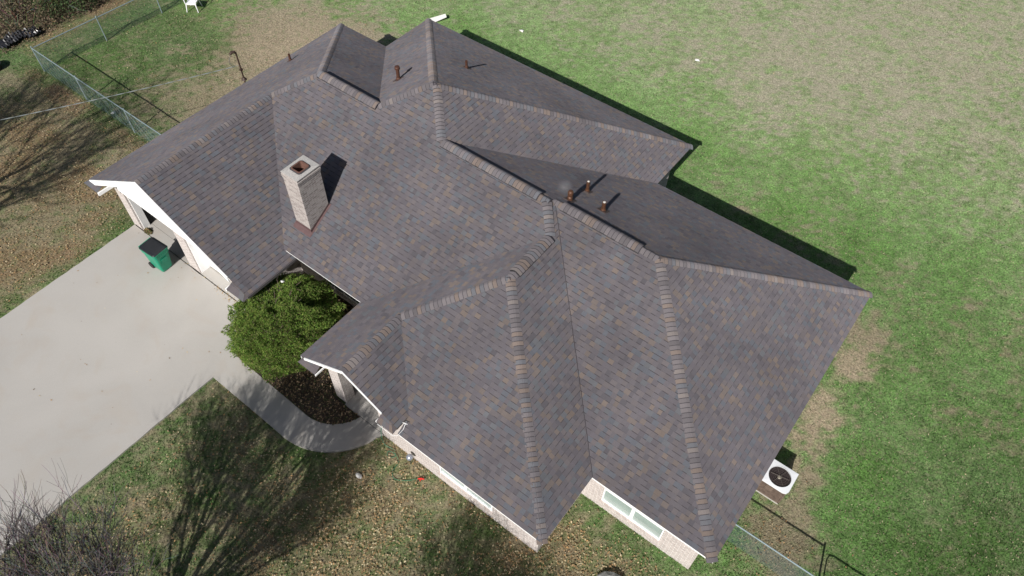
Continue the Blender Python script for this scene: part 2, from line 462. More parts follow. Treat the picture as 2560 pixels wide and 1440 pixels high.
P1 = np.stack([x + np.cos(ang) * w, y + np.sin(ang) * w, zz], 1)
P2 = np.stack([x + np.cos(la) * lean, y + np.sin(la) * lean, zz + h], 1)
V = np.stack([P0, P1, P2], 1).reshape(-1, 3)
jit = (0.55 + 1.0 * RNG.random(n))[:, None]
alt = RNG.random(n)
c = np.where((alt < .13)[:, None], np.array([.27, .235, .155]), c)
c = np.where((alt > .9)[:, None], np.array([.045, .10, .028]), c)
c = c * jit * 1.12
me = raw_mesh('grass', V, np.arange(n * 3).reshape(-1, 3), c, GRASSM)
g = link_obj(bpy.data.objects.new('grass', me)); tag(g, 'short patchy grass blades, green mixed with dormant straw', 'grass', kind='stuff')

# fallen leaves
x, y = visible_pts(210000, 1.3)
L = litf(x, y)
ok = (on_lawn(x, y)) & (RNG.random(len(x)) < L * np.where(x > -5, .58, .75) * (.3 + 1.4 * fbm(x * 3.1, y * 3.1, 61)) + .003)
x, y = x[ok], y[ok]
n = len(x)
def leaf_quads(x, y, z0, size=(.014, .042), cols=None, tilt=.5):
    n = len(x)
    a = RNG.random(n) * 6.283; s = size[0] + (size[1] - size[0]) * RNG.random(n); w = s * (0.45 + .4 * RNG.random(n))
    dx = np.cos(a); dy = np.sin(a); tz = (RNG.random(n) - .5) * tilt; tz2 = (RNG.random(n) - .5) * tilt
    c0 = np.stack([x, y, z0], 1)
    A = np.stack([dx, dy, tz], 1) * s[:, None]; B = np.stack([-dy, dx, tz2], 1) * w[:, None]
    V = np.stack([c0 - A, c0 + B * .8 - A * .1, c0 + A, c0 - B * .8 + A * .1], 1)
    V[..., 2] += 0.0
    V = V.reshape(-1, 3)
    if cols is None: cols = np.array([[.40, .28, .155], [.31, .195, .095], [.47, .37, .225], [.14, .09, .05], [.38, .23, .105], [.22, .16, .09], [.52, .44, .28]])
    c = cols[RNG.integers(0, len(cols), n)] * (.7 + .6 * RNG.random(n))[:, None]
    return V, np.arange(n * 4).reshape(-1, 4), c
V, F, C = leaf_quads(x, y, 0.03 + .02 * RNG.random(n))
me = raw_mesh('fallen_leaves', V, F, C, LEAFM)
g = link_obj(bpy.data.objects.new('fallen_leaves', me)); tag(g, 'brown and tan fallen leaves scattered over the lawn', 'leaves', kind='stuff')

# ------------------------------------------------------------------ paving
def slab(name, outline, z0, z1, mat, label, cat):
    mb = MB()
    mb.poly([(x, y, z1) for x, y in outline])
    n = len(outline)
    for i in range(n):
        a = outline[i]; b = outline[(i + 1) % n]
        mb.poly([(a[0], a[1], z0), (b[0], b[1], z0), (b[0], b[1], z1), (a[0], a[1], z1)])
    o = mb.build(name, mat)
    return tag(o, label, cat, kind='structure')
def wob(pts, amp=.012, step=.25, seed=1):
    rr = random.Random(seed); out = []
    for i in range(len(pts)):
        a = Vector(pts[i]); b = Vector(pts[(i + 1) % len(pts)])
        k = max(1, int((b - a).length / step)) if (b - a).length < 30 else 60
        for j in range(k):
            p = a.lerp(b, j / k)
            out.append((p.x + rr.uniform(-amp, amp), p.y + rr.uniform(-amp, amp)))
    return out
slab('driveway', wob([(-12.22, -2.690), (-12.10, -8.1), (-12.0, -30), (-4.72, -30), (-4.72, -10.3), (-4.69, -5.11), (-4.70, -4.13), (-5.0, -3.4), (-5.35, -2.690)], .01), -.1, .03, CONC,
     'wide pale concrete driveway leading to the garage', 'driveway')
arc_out = [(-1.35 + 2.36 * math.cos(a), -2.80 + 2.36 * math.sin(a)) for a in [R(t) for t in range(-95, -14, 5)]]
arc_in = [(-1.30 + 1.40 * math.cos(a), -2.83 + 1.40 * math.sin(a)) for a in [R(t) for t in range(-18, -91, -6)]]
path_out = [(-4.9, -5.115)] + arc_out + [(1.0, -3.245)] + [(0.03, -3.245)] + arc_in + [(-4.9, -4.135)]
slab('path', path_out, -.1, .032, CONC, 'curved concrete walkway from the driveway to the porch', 'path')
slab('porch_floor', [(-.66, -3.23), (1.03, -3.23), (1.03, -.2), (-1.0, -.2), (-1.0, -2.85), (-.66, -2.85)], -.1, .034, CONC, 'concrete floor of the small front porch', 'porch floor')
slab('garage_apron', [(-12.2, -2.65), (-5.5, -2.65), (-5.5, -2.262), (-12.2, -2.262)], -.1, .032, CONC, 'concrete strip under the garage doors', 'apron')
slab('garage_floor', [(-12.2, -2.25), (-5.6, -2.25), (-5.6, 4.5), (-12.2, 4.5)], -.1, .03, CONC, 'concrete slab inside the open garage door', 'garage floor')

# mulch bed of leaves
mo = [(-4.66, -4.12), (-1.3, -4.2), (-.55, -4.0), (-.1, -3.6), (0.0, -3.26), (-1.25, -3.2), (-1.25, -.3), (-5.7, -.3), (-5.7, -2.62), (-5.3, -2.64), (-5.0, -3.4)]
mb = MB(); mb.poly([(x, y, .012) for x, y in mo])
o = mb.build('mulch_bed', mat_plain('mulch', (0.055, 0.042, 0.03), .95, var=.5, scale=14, bump=.8)); tag(o, 'dark leaf covered flower bed beside the curved walkway', 'flower bed', kind='structure')
n = 8000
x = -4.6 + 4.6 * RNG.random(n); y = -4.18 + 3.8 * RNG.random(n)
ok = ((np.hypot(x + 1.3, y + 2.83) < 1.42) & (y < -3.24)) | (x < -1.2)
x, y = x[ok], y[ok]
V, F, C = leaf_quads(x, y, .03 + .05 * RNG.random(len(x)), (.018, .045), np.array([[.24, .165, .10], [.13, .085, .05], [.40, .29, .18], [.07, .05, .03], [.08, .10, .04]]), 1.2)
me = raw_mesh('leaf_mulch', V, F, C, LEAFM)
g = link_obj(bpy.data.objects.new('leaf_mulch', me)); tag(g, 'dark dry leaves filling the flower bed under the evergreen bush', 'leaves', kind='stuff')
# debris on concrete
n = 330
x = -12.0 + 7.2 * RNG.random(n) ** .8; y = -2.62 - 6.5 * RNG.random(n) ** 2.2
near = RNG.random(n) < .3
x = np.where(near, -7.6 + 2.3 * RNG.random(n), x); y = np.where(near, -2.66 - .25 * RNG.random(n) ** 2, y)
ok = (x < -4.9)
x, y = x[ok], y[ok]
keep = RNG.random(len(x)) < np.where((y > -2.95), .8, .22); x, y = x[keep], y[keep]
V, F, C = leaf_quads(x, y, .038 + .006 * RNG.random(len(x)), (.015, .04), None, .25)
me = raw_mesh('leaf_debris', V, F, C, LEAFM)
g = link_obj(bpy.data.objects.new('leaf_debris', me)); tag(g, 'small brown leaf scraps on the driveway near the garage', 'leaves', kind='stuff')

# ------------------------------------------------------------------ roof geometry
PL = {'GL': (0.58602, 0.0, 9.89267),
      'B1': (0.0, -0.56764, 7.58606),
      'FL': (0.0, 0.60778, 3.63263),
      'P3': (0.58381, 0.0, 8.33947),
      'P4': (0.0, -0.56171, 9.00778),
      'P5': (-0.62808, 0.0, 4.46073),
      'P6': (0.0, -0.55296, 7.52009),
      'P7': (-0.58523, 0.0, 8.86939),
      'FR': (0.0, 0.58916, 3.46755),
      'P8': (-0.59224, 0.0, 6.83461),
      'WF': (0.0, 0.59457, 4.78261),
      'P9': (0.59298, 0.0, 3.60087),
      'ER': (-0.59668, 0.0, 4.28527),
      'GR': (-0.55792, 0.0, 0.2342)}
def zon(k, x, y): a, b, c = PL[k]; return a * x + b * y + c
def ix(*n):
    M = np.array([[PL[k][0], PL[k][1], -1] for k in n]); r = -np.array([PL[k][2] for k in n])
    s = np.linalg.lstsq(M, r, rcond=None)[0]; return (float(s[0]), float(s[1]))
def i2(a, b, **kw):
    """plan point on the line where slopes a and b meet, at x=, y= or z="""
    A, B = PL[a], PL[b]; M = [[A[0] - B[0], A[1] - B[1]]]; r = [B[2] - A[2]]
    if 'x' in kw: M.append([1, 0]); r.append(kw['x'])
    elif 'y' in kw: M.append([0, 1]); r.append(kw['y'])
    else: M.append([A[0], A[1]]); r.append(kw['z'] - A[2])
    s = np.linalg.solve(np.array(M), np.array(r)); return (float(s[0]), float(s[1]))
x0, yb1, x1, yb2, x2, yb3, x3, yf3, x4, yf4, x5, ye, xe2, yfl, yg, xg2 = -12.5024, 8.8408, -9.885, 11.4652, 3.0006, 8.9562, 10.779, -1.5269, 7.2275, -3.7203, -1.3395, -3.7105, 2.3947, -1.3007, -3.1915, -4.2965
zFL = zon('FL', 0, yfl)
P = dict(A=i2('GL', 'GR', y=yg), C=ix('GL', 'GR', 'FL'), D=ix('GL', 'B1', 'FL'), E=(x0, yb1), F_=(x1, yb1), G=ix('B1', 'P3', 'FL'), H=(x1, yb2),
         I1=ix('P3', 'P4', 'FL'), I2=ix('P5', 'P4', 'FL'), J=(x2, yb2), K=(x2, yb3), L=ix('P5', 'P6', 'FL'), M=ix('P6', 'P8', 'FR'),
         N=ix('P6', 'P7', 'FR'), O=(x3, yb3), P_=(x3, yf3), Q=(x4, yf3), Rr=(x4, yf4), S=ix('P8', 'P9', 'WF'), T=ix('P8', 'P9', 'FL'),
         U=i2('FL', 'P9', y=yfl), V=ix('P9', 'ER', 'WF'), W=i2('P9', 'ER', y=ye), Y=i2('ER', 'WF', x=xe2), Zc=i2('GR', 'FL', y=yfl))
P['M2'] = (P['M'][0] - .13, P['L'][1])
SL = {  # slope: outline in plan, counter-clockwise from above or not does not matter
 'GL': [(x0, yg), P['A'], P['C'], P['D'], P['E']],
 'B1': [P['E'], P['D'], P['G'], P['F_']],
 'FL': [P['Zc'], P['U'], P['T'], P['M2'], P['L'], P['I2'], P['I1'], P['G'], P['D'], P['C']],
 'P3': [P['F_'], P['G'], P['I1'], P['H']],
 'P4': [P['H'], P['I1'], P['I2'], P['J']],
 'P5': [P['J'], P['I2'], P['L'], P['K']],
 'P6': [P['K'], P['L'], P['M2'], P['M'], P['N'], P['O']],
 'P7': [P['O'], P['N'], P['P_']],
 'FR': [P['P_'], P['N'], P['M'], P['Q']],
 'P8': [P['Q'], P['M'], P['M2'], P['T'], P['S'], P['Rr']],
 'WF': [P['Rr'], P['S'], P['V'], P['Y'], (xe2, yf4)],
 'P9': [(x5, ye), P['W'], P['V'], P['S'], P['T'], P['U'], (x5, yfl + .7)],
 'ER': [P['W'], P['V'], P['Y'], (xe2, ye)],
 'GR': [P['A'], P['C'], P['Zc'], (P['Zc'][0] + .05, yfl + 1.0), (xg2, yfl + 1.0), (xg2, yg)],
}
UP = {k: (1 if PL[k][0] > 0 else -1, 0) if PL[k][0] else (0, 1 if PL[k][1] > 0 else -1) for k in PL}

def clip(poly, i, v, keep_ge):
    out = []
    n = len(poly)
    for k in range(n):
        a = poly[k]; b = poly[(k + 1) % n]
        da = (a[i] - v) if keep_ge else (v - a[i]); db = (b[i] - v) if keep_ge else (v - b[i])
        if da >= 0: out.append(a)
        if (da > 0 > db) or (da < 0 < db):
            t = da / (da - db)
            out.append((a[0] + (b[0] - a[0]) * t, a[1] + (b[1] - a[1]) * t))
    return out
def area(p):
    return abs(sum(p[i][0] * p[(i + 1) % len(p)][1] - p[(i + 1) % len(p)][0] * p[i][1] for i in range(len(p)))) / 2

TABS = [((.112, .098, .105), 30), ((.104, .091, .100), 22), ((.120, .102, .104), 16), ((.096, .099, .113), 12), ((.138, .110, .098), 10), ((.088, .079, .087), 8), ((.108, .108, .116), 8), ((.150, .116, .098), 3)]
_m = (.118, .1055, .110)
TC = [tuple(m_ + (q_ - m_) * .88 for q_, m_ in zip(t[0], _m)) for t in TABS]; TW = [t[1] for t in TABS]
EXPO = 0.145
house = thing('brick_house', 'pale brick single storey house under a brown grey shingle roof', 'house', (-1, 3, 0))
roof_mb = MB(); deck_mb = MB()
rr = random.Random(3)
ROOF_LIFT = 0.0
for k, outline in SL.items():
    a, b, c = PL[k]; ux, uy = UP[k]
    slope = math.hypot(a, b); L_ = math.sqrt(1 + slope * slope)
    S3 = Vector((ux, uy, slope)) / L_
    U3 = Vector((uy, -ux, 0)) if True else None
    N3 = Vector((-a, -b, 1)).normalized()
    O3 = Vector((outline[0][0], outline[0][1], zon(k, *outline[0])))
    p2 = []
    for (x, y) in outline:
        d = Vector((x, y, zon(k, x, y))) - O3
        p2.append((d.dot(U3), d.dot(S3)))
    smin = min(p[1] for p in p2); smax = max(p[1] for p in p2)
    def to3(u, s, h): return O3 + U3 * u + S3 * s + N3 * h
    # deck (underside)
    deck_mb.poly([to3(u, s, -0.035) for u, s in p2])
    # tab lists per course
    ncs = int((smax - smin) / EXPO) + 2
    umin = min(p[0] for p in p2) - .5; umax = max(p[0] for p in p2) + .5
    courses = []
    for ci in range(ncs + 1):
        u = umin - rr.random() * .3; tabs = []
        raised = rr.random() < .5
        while u < umax:
            w = rr.choice((.10, .12, .13, .14, .16, .18))
            col = rr.choices(TC, TW)[0]
            f = rr.uniform(.93, 1.07) * 1.06; f = (f * .965, f * 1.0, f * 1.025)
            tabs.append((u, u + w, tuple(q * f_ for q, f_ in zip(col, f)), raised))
            raised = not raised if rr.random() < .86 else raised
            u += w
        courses.append(tabs)
    for ci in range(ncs):
        s0 = smin + ci * EXPO; s1 = s0 + EXPO
        strip = clip(clip(p2, 1, s0, True), 1, s1, False)
        if len(strip) < 3 or area(strip) < 1e-5: continue
        us = [p[0] for p in strip]; lo, hi = min(us), max(us)
        sb = s1 - .018
        for (ua, ub, col, ra) in courses[ci]:
            if ub < lo or ua > hi: continue
            cell = clip(clip(strip, 0, ua, True), 0, ub, False)
            main = clip(cell, 1, sb, False)
            t = .012 if ra else .0095
            if len(main) >= 3 and area(main) > 1e-6:
                roof_mb.poly([to3(u, s, t * (1 - (s - s0) / EXPO)) for u, s in main], col)
                for q in range(len(main)):
                    A, B = main[q], main[(q + 1) % len(main)]
                    if abs(A[1] - s0) < 1e-7 and abs(B[1] - s0) < 1e-7 and abs(A[0] - B[0]) > 1e-4:
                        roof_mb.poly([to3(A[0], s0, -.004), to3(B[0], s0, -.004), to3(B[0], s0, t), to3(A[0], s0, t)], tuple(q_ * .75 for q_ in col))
                    if ra and abs(A[0] - B[0]) < 1e-7 and abs(A[1] - B[1]) > .03:
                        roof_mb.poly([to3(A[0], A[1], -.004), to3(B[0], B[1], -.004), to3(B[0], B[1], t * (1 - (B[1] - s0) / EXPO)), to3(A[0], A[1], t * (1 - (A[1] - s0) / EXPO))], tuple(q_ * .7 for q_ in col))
        for (ua, ub, col, ra) in courses[ci + 1]:
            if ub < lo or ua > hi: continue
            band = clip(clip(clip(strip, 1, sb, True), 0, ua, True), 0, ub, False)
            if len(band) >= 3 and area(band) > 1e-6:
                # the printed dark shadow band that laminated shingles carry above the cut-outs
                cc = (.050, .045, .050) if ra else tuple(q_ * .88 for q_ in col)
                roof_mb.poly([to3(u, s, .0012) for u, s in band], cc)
roof = roof_mb.build('roof', SH, house)
deck = deck_mb.build('roof_deck', DECK, roof)

def pz(k, key):
    x, y = P[key] if isinstance(key, str) else key
    return Vector((x, y, zon(k, x, y)))
def lat(k, d):
    a, b, c = PL[k]; n = Vector((-a, -b, 1)).normalized(); l = n.cross(d).normalized(); return l, n

CAPC = [((.155, .140, .146), 6), ((.136, .124, .132), 6), ((.130, .132, .146), 4), ((.172, .138, .122), 5), ((.116, .106, .112), 3), ((.180, .158, .152), 2)]
def ridge_cap(pa, pb, ka, kb, vent=None, w=.15, name='ridge_cap'):
    """overlapping cap shingles from pa (low or start) to pb, lapping over slopes ka and kb"""
    d = (pb - pa); Ln = d.length; d = d / Ln
    la, na = lat(ka, d); lb, nb = lat(kb, d)
    # point away from the ridge: downhill side inside each slope
    def fix(l, other):
        return l
    # choose the sign so that the two sides separate and each lies on the outside of the other plane
    za = lambda l, k: (pa + l * .3)
    def side(l, k, ok):
        p = pa.lerp(pb, .5) + l * .3; q = pa.lerp(pb, .5) - l * .3
        return l if zon(ok, p.x, p.y) - p.z > zon(ok, q.x, q.y) - q.z else -l
    la = side(la, ka, kb); lb = side(lb, kb, ka)
    up = (na + nb).normalized()
    mb = MB(); n = max(1, int(round(Ln / .125))); step = Ln / n
    lift0 = .010 if not vent else .058
    for i in range(n):
        s = pa + d * (i * step); e = pa + d * ((i + 1) * step + .01)
        col = rr.choices([c[0] for c in CAPC], [c[1] for c in CAPC])[0]; f = rr.uniform(.92, 1.08) * 1.02; col = tuple(q * f for q in col)
        wj = w * rr.uniform(.95, 1.05)
        def prof(p, h):
            return [p + la * wj + na * (h - .006), p + la * wj * .55 + na * (h + .004), p + la * wj * .22 + up * (h + .010), p + lb * wj * .22 + up * (h + .010), p + lb * wj * .55 + nb * (h + .004), p + lb * wj + nb * (h - .006)]
        A = prof(s, lift0 + .010); B = prof(e, lift0); Mi = prof(s + (e - s) * .80, lift0 + .0025)
        for q in range(5):
            mb.poly([A[q], A[q + 1], Mi[q + 1], Mi[q]], col)
            mb.poly([Mi[q], Mi[q + 1], B[q + 1], B[q]], (.050, .045, .052))
        bot = prof(s, lift0 - .010)
        for q in range(5): mb.poly([bot[q], bot[q + 1], A[q + 1], A[q]], (.045, .042, .045))
        for q in (0, 5): mb.poly([A[q], B[q], B[q] - up * .022, A[q] - up * .022], tuple(v * .5 for v in col))
    o = mb.build(name, SH, roof)
    if vent:
        m2 = MB()
        t0, t1 = vent
        a0 = pa + d * (Ln * t0); b0 = pa + d * (Ln * t1)
        ww = w + .020
        def pr(p): return [p + la * ww - na * .004, p + la * ww + na * .036, p + up * .050, p + lb * ww + nb * .036, p + lb * ww - nb * .004]
        A = pr(a0); B = pr(b0)
        for q in range(4): m2.poly([A[q], A[q + 1], B[q + 1], B[q]])
        m2.poly(A); m2.poly(B[::-1])
        m2.build('ridge_vent', VENTM, roof)
    return o
def line(ka, a, kb, b, t0=0., t1=1., **kw):
    A, B = pz(ka, a), pz(ka, b)
    ridge_cap(A.lerp(B, t0), A.lerp(B, t1), ka, kb, **kw)
line('GL', 'A', 'GR', 'C')
line('GL', 'C', 'FL', 'D')
line('GL', 'E', 'B1', 'D')
line('B1', 'D', 'FL', 'G', 0, 1, vent=(0, 1), w=.17)
line('P3', 'G', 'FL', 'I1')
line('P3', 'H', 'P4', 'I1')
line('P5', 'L', 'FL', 'I2')
line('P5', 'J', 'P4', 'I2')
def lineend(ka, kb, a, b, **kw):
    ridge_cap(Vector(a), Vector(b), ka, kb, **kw)
Lz = pz('FL', 'L'); Mz = pz('FR', 'M'); M2z = pz('FL', 'M2'); Nz = pz('FR', 'N')
ridge_cap(Lz + Vector((.08, 0, 0)), Lz.lerp(M2z, .94), 'FL', 'P6', vent=(0, 1), w=.17)
ridge_cap(Lz.lerp(M2z, .94), M2z + Vector((.12, 0, 0)), 'FL', 'P6')
ridge_cap(Mz, Mz.lerp(Nz, .09), 'FR', 'P6')
ridge_cap(Mz.lerp(Nz, .09), Mz.lerp(Nz, .84), 'FR', 'P6', vent=(0, 1), w=.17)
ridge_cap(Mz.lerp(Nz, .84), Nz, 'FR', 'P6')
line('P7', 'O', 'P6', 'N')
line('P7', 'P_', 'FR', 'N')
ridge_cap(pz('FL', 'T'), pz('FL', 'M2') + Vector((.05, -.05, -.02)), 'P8', 'FL')
Sz, Tz = pz('P8', 'S'), pz('P8', 'T')
ridge_cap(Sz, Sz.lerp(Tz, .12), 'P9', 'P8')
ridge_cap(Sz.lerp(Tz, .12), Sz.lerp(Tz, .97), 'P9', 'P8', vent=(0, 1), w=.17)
line('P8', 'Rr', 'WF', 'S')
line('P9', 'V', 'WF', 'S')
line('P9', 'W', 'ER', 'V')

# cut edge of the shingles down the right front valley
vm = MB()
for (ka, kb, pa, pb) in (('FR', 'P8', 'M', 'Q'),):
    A = pz(ka, pa); B = pz(ka, pb); d = (B - A).normalized()
    la, na = lat('FR', d); la = la if la.x > 0 else -la
    for i in range(40):
        a_ = A.lerp(B, i / 40); b_ = A.lerp(B, (i + 1) / 40); j0 = rr.uniform(-.004, .004)
        vm.poly([a_ + la * (.012 + j0) + na * .015, b_ + la * (.012 + j0) + na * .015, b_ + la * (.030 + j0) + na * .016, a_ + la * (.030 + j0) + na * .016], (.05, .045, .05))
vm.build('valley_seam', SH, roof)
# fascia boards along the eaves
def eave_board(k, a, b, hgt=.09, th=.025, drop=.012, name='fascia', inset=.015, mat=WHITE):
    ux, uy = UP[k]; mb = MB()
    A = Vector((a[0], a[1], zon(k, *a))); B = Vector((b[0], b[1], zon(k, *b)))
    i = Vector((ux, uy, 0))
    p = [A + i * inset, B + i * inset, B + i * (inset + th), A + i * (inset + th)]
    top = [q - Vector((0, 0, drop)) for q in p]; bot = [q - Vector((0, 0, drop + hgt)) for q in p]
    mb.poly(top); mb.poly(bot[::-1])
    for q in range(4): mb.poly([bot[q], bot[(q + 1) % 4], top[(q + 1) % 4], top[q]])
    return mb.build(name, mat, house)
eave_board('FL', P['Zc'], P['U'], inset=.006, hgt=.035)
eave_board('FR', P['Q'], P['P_'], inset=.004, hgt=.07)
eave_board('WF', (xe2 + .05, yf4), P['Rr'], inset=.004, hgt=.07)
FASC = mat_plain('brown_fascia', (.09, .075, .07), .7)
for k_, a_, b_ in (('P7', 'P_', 'O'), ('P6', 'O', 'K'), ('P5', 'K', 'J'), ('P4', 'J', 'H')): eave_board(k_, P[a_], P[b_], mat=FASC)
eave_board('P3', P['H'], P['F_']); eave_board('B1', P['F_'], P['E']); eave_board('GL', P['E'], (x0, yg)); eave_board('P8', P['Rr'], P['Q'], mat=FASC)
DGUT = mat_plain('grey_gutter', (.10, .09, .095), .5)
eave_board('GR', (xg2, yg), (xg2, yfl + .9), hgt=.10, mat=DGUT, name='gutter', th=.05, inset=-.03)
eave_board('ER', (xe2, ye), (xe2, yf4 + .35), hgt=.10, mat=FASC); eave_board('P9', (x5, ye), (x5, -.3))
def rake(k, a, b, y, hgt, name='rake_board', th=.03):
    mb = MB()
    A = Vector((a[0], y, zon(k, a[0], y))); B = Vector((b[0], y, zon(k, b[0], y)))
    f = Vector((0, -th, 0)); up = Vector((0, 0, -.004)); dn = Vector((0, 0, -hgt))
    q = [A + up, B + up, B + dn, A + dn]
    mb.poly([p + f for p in q]); mb.poly(q[::-1])
    for i in range(4): mb.poly([q[i] + f, q[i], q[(i + 1) % 4], q[(i + 1) % 4] + f])
    return mb.build(name, WHITE, house)
rake('GL', (x0 + .08, 0), P['A'], yg, .24); rake('GR', P['A'], (xg2 - .72, 0), yg, .24)
rake('P9', (x5 + .2, 0), P['W'], ye, .11); rake('ER', P['W'], (xe2 - .5, 0), ye, .06)
# gable siding
def gable(xs, ka, kb, apex, y, zb, name='gable_siding'):
    xl, xr = xs; mb = MB()
    pts = [(xl, y, zb), (xr, y, zb), (xr, y, max(zb + .02, zon(kb, xr, y) - .04)), (apex, y, zon(ka, apex, y) - .04), (xl, y, max(zb + .02, zon(ka, xl, y) - .04))]
    mb.poly(pts); mb.poly([(p[0], y + .04, p[2]) for p in pts][::-1])
    for i in range(5):
        a = pts[i]; b = pts[(i + 1) % 5]; mb.poly([a, (a[0], y + .04, a[2]), (b[0], y + .04, b[2]), b])
    return mb.build(name, WHITE, house)
gable((x0 + .2, xg2 - .35), 'GL', 'GR', P['A'][0], -2.72, 2.12)
gable((x5 + .25, 1.95), 'P9', 'ER', P['W'][0], -3.12, 2.55)

# cornice returns at the gable corners: little shingled hips with a white underside board
def cornice(xa, xb, y, z, back, flip, ka):
    mb = MB()
    rise = .24
    A = Vector((xa, y, z)); B = Vector((xb, y, z)); Bb = Vector((xb, y + back, z + rise)); sgn = 1 if xb > xa else -1
    Aw = Vector((xa + sgn * .02, y + back, z + .01)); Ab = Vector((xa + sgn * .42, y + back, z + rise))
    nrows = 3
    for r_ in range(nrows):
        t0, t1 = r_ / nrows, (r_ + 1) / nrows + .02
        u = 0.0
        while u < 1:
            u1 = min(1, u + rr.uniform(.2, .34)); col = rr.choices(TC, TW)[0]
            def pt(u_, t_):
                lo = A.lerp(B, u_); hi = Ab.lerp(Bb, u_); return lo.lerp(hi, t_)
            q = [pt(u, t0) + Vector((0, 0, .012)), pt(u1, t0) + Vector((0, 0, .012)), pt(u1, t1), pt(u, t1)]
            mb.poly(q, tuple(v * 1.15 for v in col)); mb.poly([q[0] - Vector((0, 0, .02)), q[1] - Vector((0, 0, .02)), q[1], q[0]], (.05, .05, .05))
            u = u1
    mb.poly([A, Ab, Aw], TC[0])
    mb.build('cornice_return', SH, house)
    m2 = MB()
    tb = .06 if y > -3.5 else .03
    hb = .12 if y > -3.5 else .06
    m2.box((min(xb, xb + sgn * tb), y, z - hb), (max(xb, xb + sgn * tb), y + back + .10, z + .005))
    m2.build('return_board', WHITE, house)
cornice(x0 - .08, -11.80, -3.37, 2.50, .55, 1, 'GL')
cornice(xg2 + .0, -5.08, -3.37, 2.54, .55, -1, 'GR')
cornice(x5 + .02, -.62, -3.86, 2.70, .40, 1, 'P9')
cornice(xe2 - .03, 1.76, -3.86, 2.72, .40, -1, 'ER')

# ------------------------------------------------------------------ walls
wmb = MB()
TH = .2
def wall(p, q, z1, openings=(), z0=-.05):
    """wall whose outer face runs p to q, building interior on the left of p->q"""
    p = Vector((*p, 0)); q = Vector((*q, 0)); L = (q - p).length; d = (q - p) / L; n = Vector((-d.y, d.x, 0))
    def blk(a, b, za, zb):
        if b - a < 1e-4 or zb - za < 1e-4: return
        A = p + d * a; B = p + d * b
        P8_ = [A, B, B + n * TH, A + n * TH]
        lo = [v + Vector((0, 0, za)) for v in P8_]; hi = [v + Vector((0, 0, zb)) for v in P8_]
        wmb.poly(lo[::-1]); wmb.poly(hi)
        for i in range(4): wmb.poly([lo[i], lo[(i + 1) % 4], hi[(i + 1) % 4], hi[i]])
    c = 0
    for (a, b, za, zb) in sorted(openings):
        blk(c, a, z0, z1); blk(a, b, z0, za); blk(a, b, zb, z1); c = b
    blk(c, L, z0, z1)
ZW = 2.45
gxl, gxr = -12.3, -5.72
wall((gxl, -2.65), (gxr, -2.65), 2.35, [(.52, 3.3, -.05, 2.14), (3.86, 6.0, -.05, 2.14)])
wall((gxr, -2.65 + TH), (gxr, -.33), ZW + .1)
wall((gxr - TH, -.33), (-1.15, -.33), ZW + .25, [(1.55, 4.2, .35, 2.1)])
wall((-1.15, -2.70), (-1.15, -.33), ZW)            # left side of the porch
wall((-1.15, -.33 ), (1.0, -.33), ZW + .2, [(.6, 1.6, .0, 2.1)])
wall((1.0, -.33 + TH), (1.0, -3.23 + TH), ZW) if False else wmb.box((1.0, -3.03, -.05), (1.2, -.33, ZW))
wall((1.0, -3.23), (6.85, -3.23), ZW, [(2.33, 4.27, .50, 2.0)])
wall((6.85, -3.23 + TH), (6.85, -1.03 + TH), ZW - .12)
wall((6.85, -1.03), (10.42, -1.03), ZW, [(.63, 2.55, .46, 2.0)])
wall((10.42, -1.03 + TH), (10.42, 8.5), ZW)
wall((10.42 - TH, 8.5), (2.6, 8.5), ZW); wall((2.6, 8.5), (2.6, 10.95), ZW); wall((2.6 - TH, 10.95), (-9.45, 10.95), ZW)
wall((-9.45, 10.95 - TH), (-9.45, 8.35), ZW); wall((-9.45 - TH, 8.35), (gxl, 8.35), ZW); wall((gxl, 8.35 - TH), (gxl, -2.65 + TH), ZW)
wmb.build('wall', BRICK, house)
# interior of garage: walls near black, the shade in there put into their colour
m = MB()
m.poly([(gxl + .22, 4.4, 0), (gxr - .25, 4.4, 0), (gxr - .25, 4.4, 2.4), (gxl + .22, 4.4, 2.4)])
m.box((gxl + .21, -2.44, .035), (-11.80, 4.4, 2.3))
m.build('garage_shade_walls', DARK, house)
# white garage jambs and headers
m = MB()
for xa, xb in ((-11.785, -11.745), (-9.035, -9.0)): m.box((xa, -2.58, .03), (xb, -2.33, 2.135))
for xa, xb in ((-8.437, -8.40), (-6.335, -6.30)): m.box((xa, -2.60, .03), (xb, -2.02, 2.135))
m.box((-11.745, -2.58, 2.06), (-9.035, -2.42, 2.137)); m.box((-8.40, -2.58, 2.06), (-6.335, -2.42, 2.137))
m.build('garage_jamb', WHITE, house)
gd = MB()
for i in range(4): gd.box((-8.39, -2.22, .05 + i * .515), (-6.34, -2.17, .05 + i * .515 + .505))
for i in range(4):
    for j in range(4): gd.box((-8.33 + j * .5, -2.235, .13 + i * .515), (-7.93 + j * .5, -2.223, .13 + i * .515 + .34))
gdo = gd.build('garage_door', WHITE, house)
h_ = MB(); h_.tube([(-7.5, -2.245, .75), (-7.5, -2.28, .77), (-7.2, -2.28, .77), (-7.2, -2.245, .75)], .012); h_.build('handle', DARK, gdo)

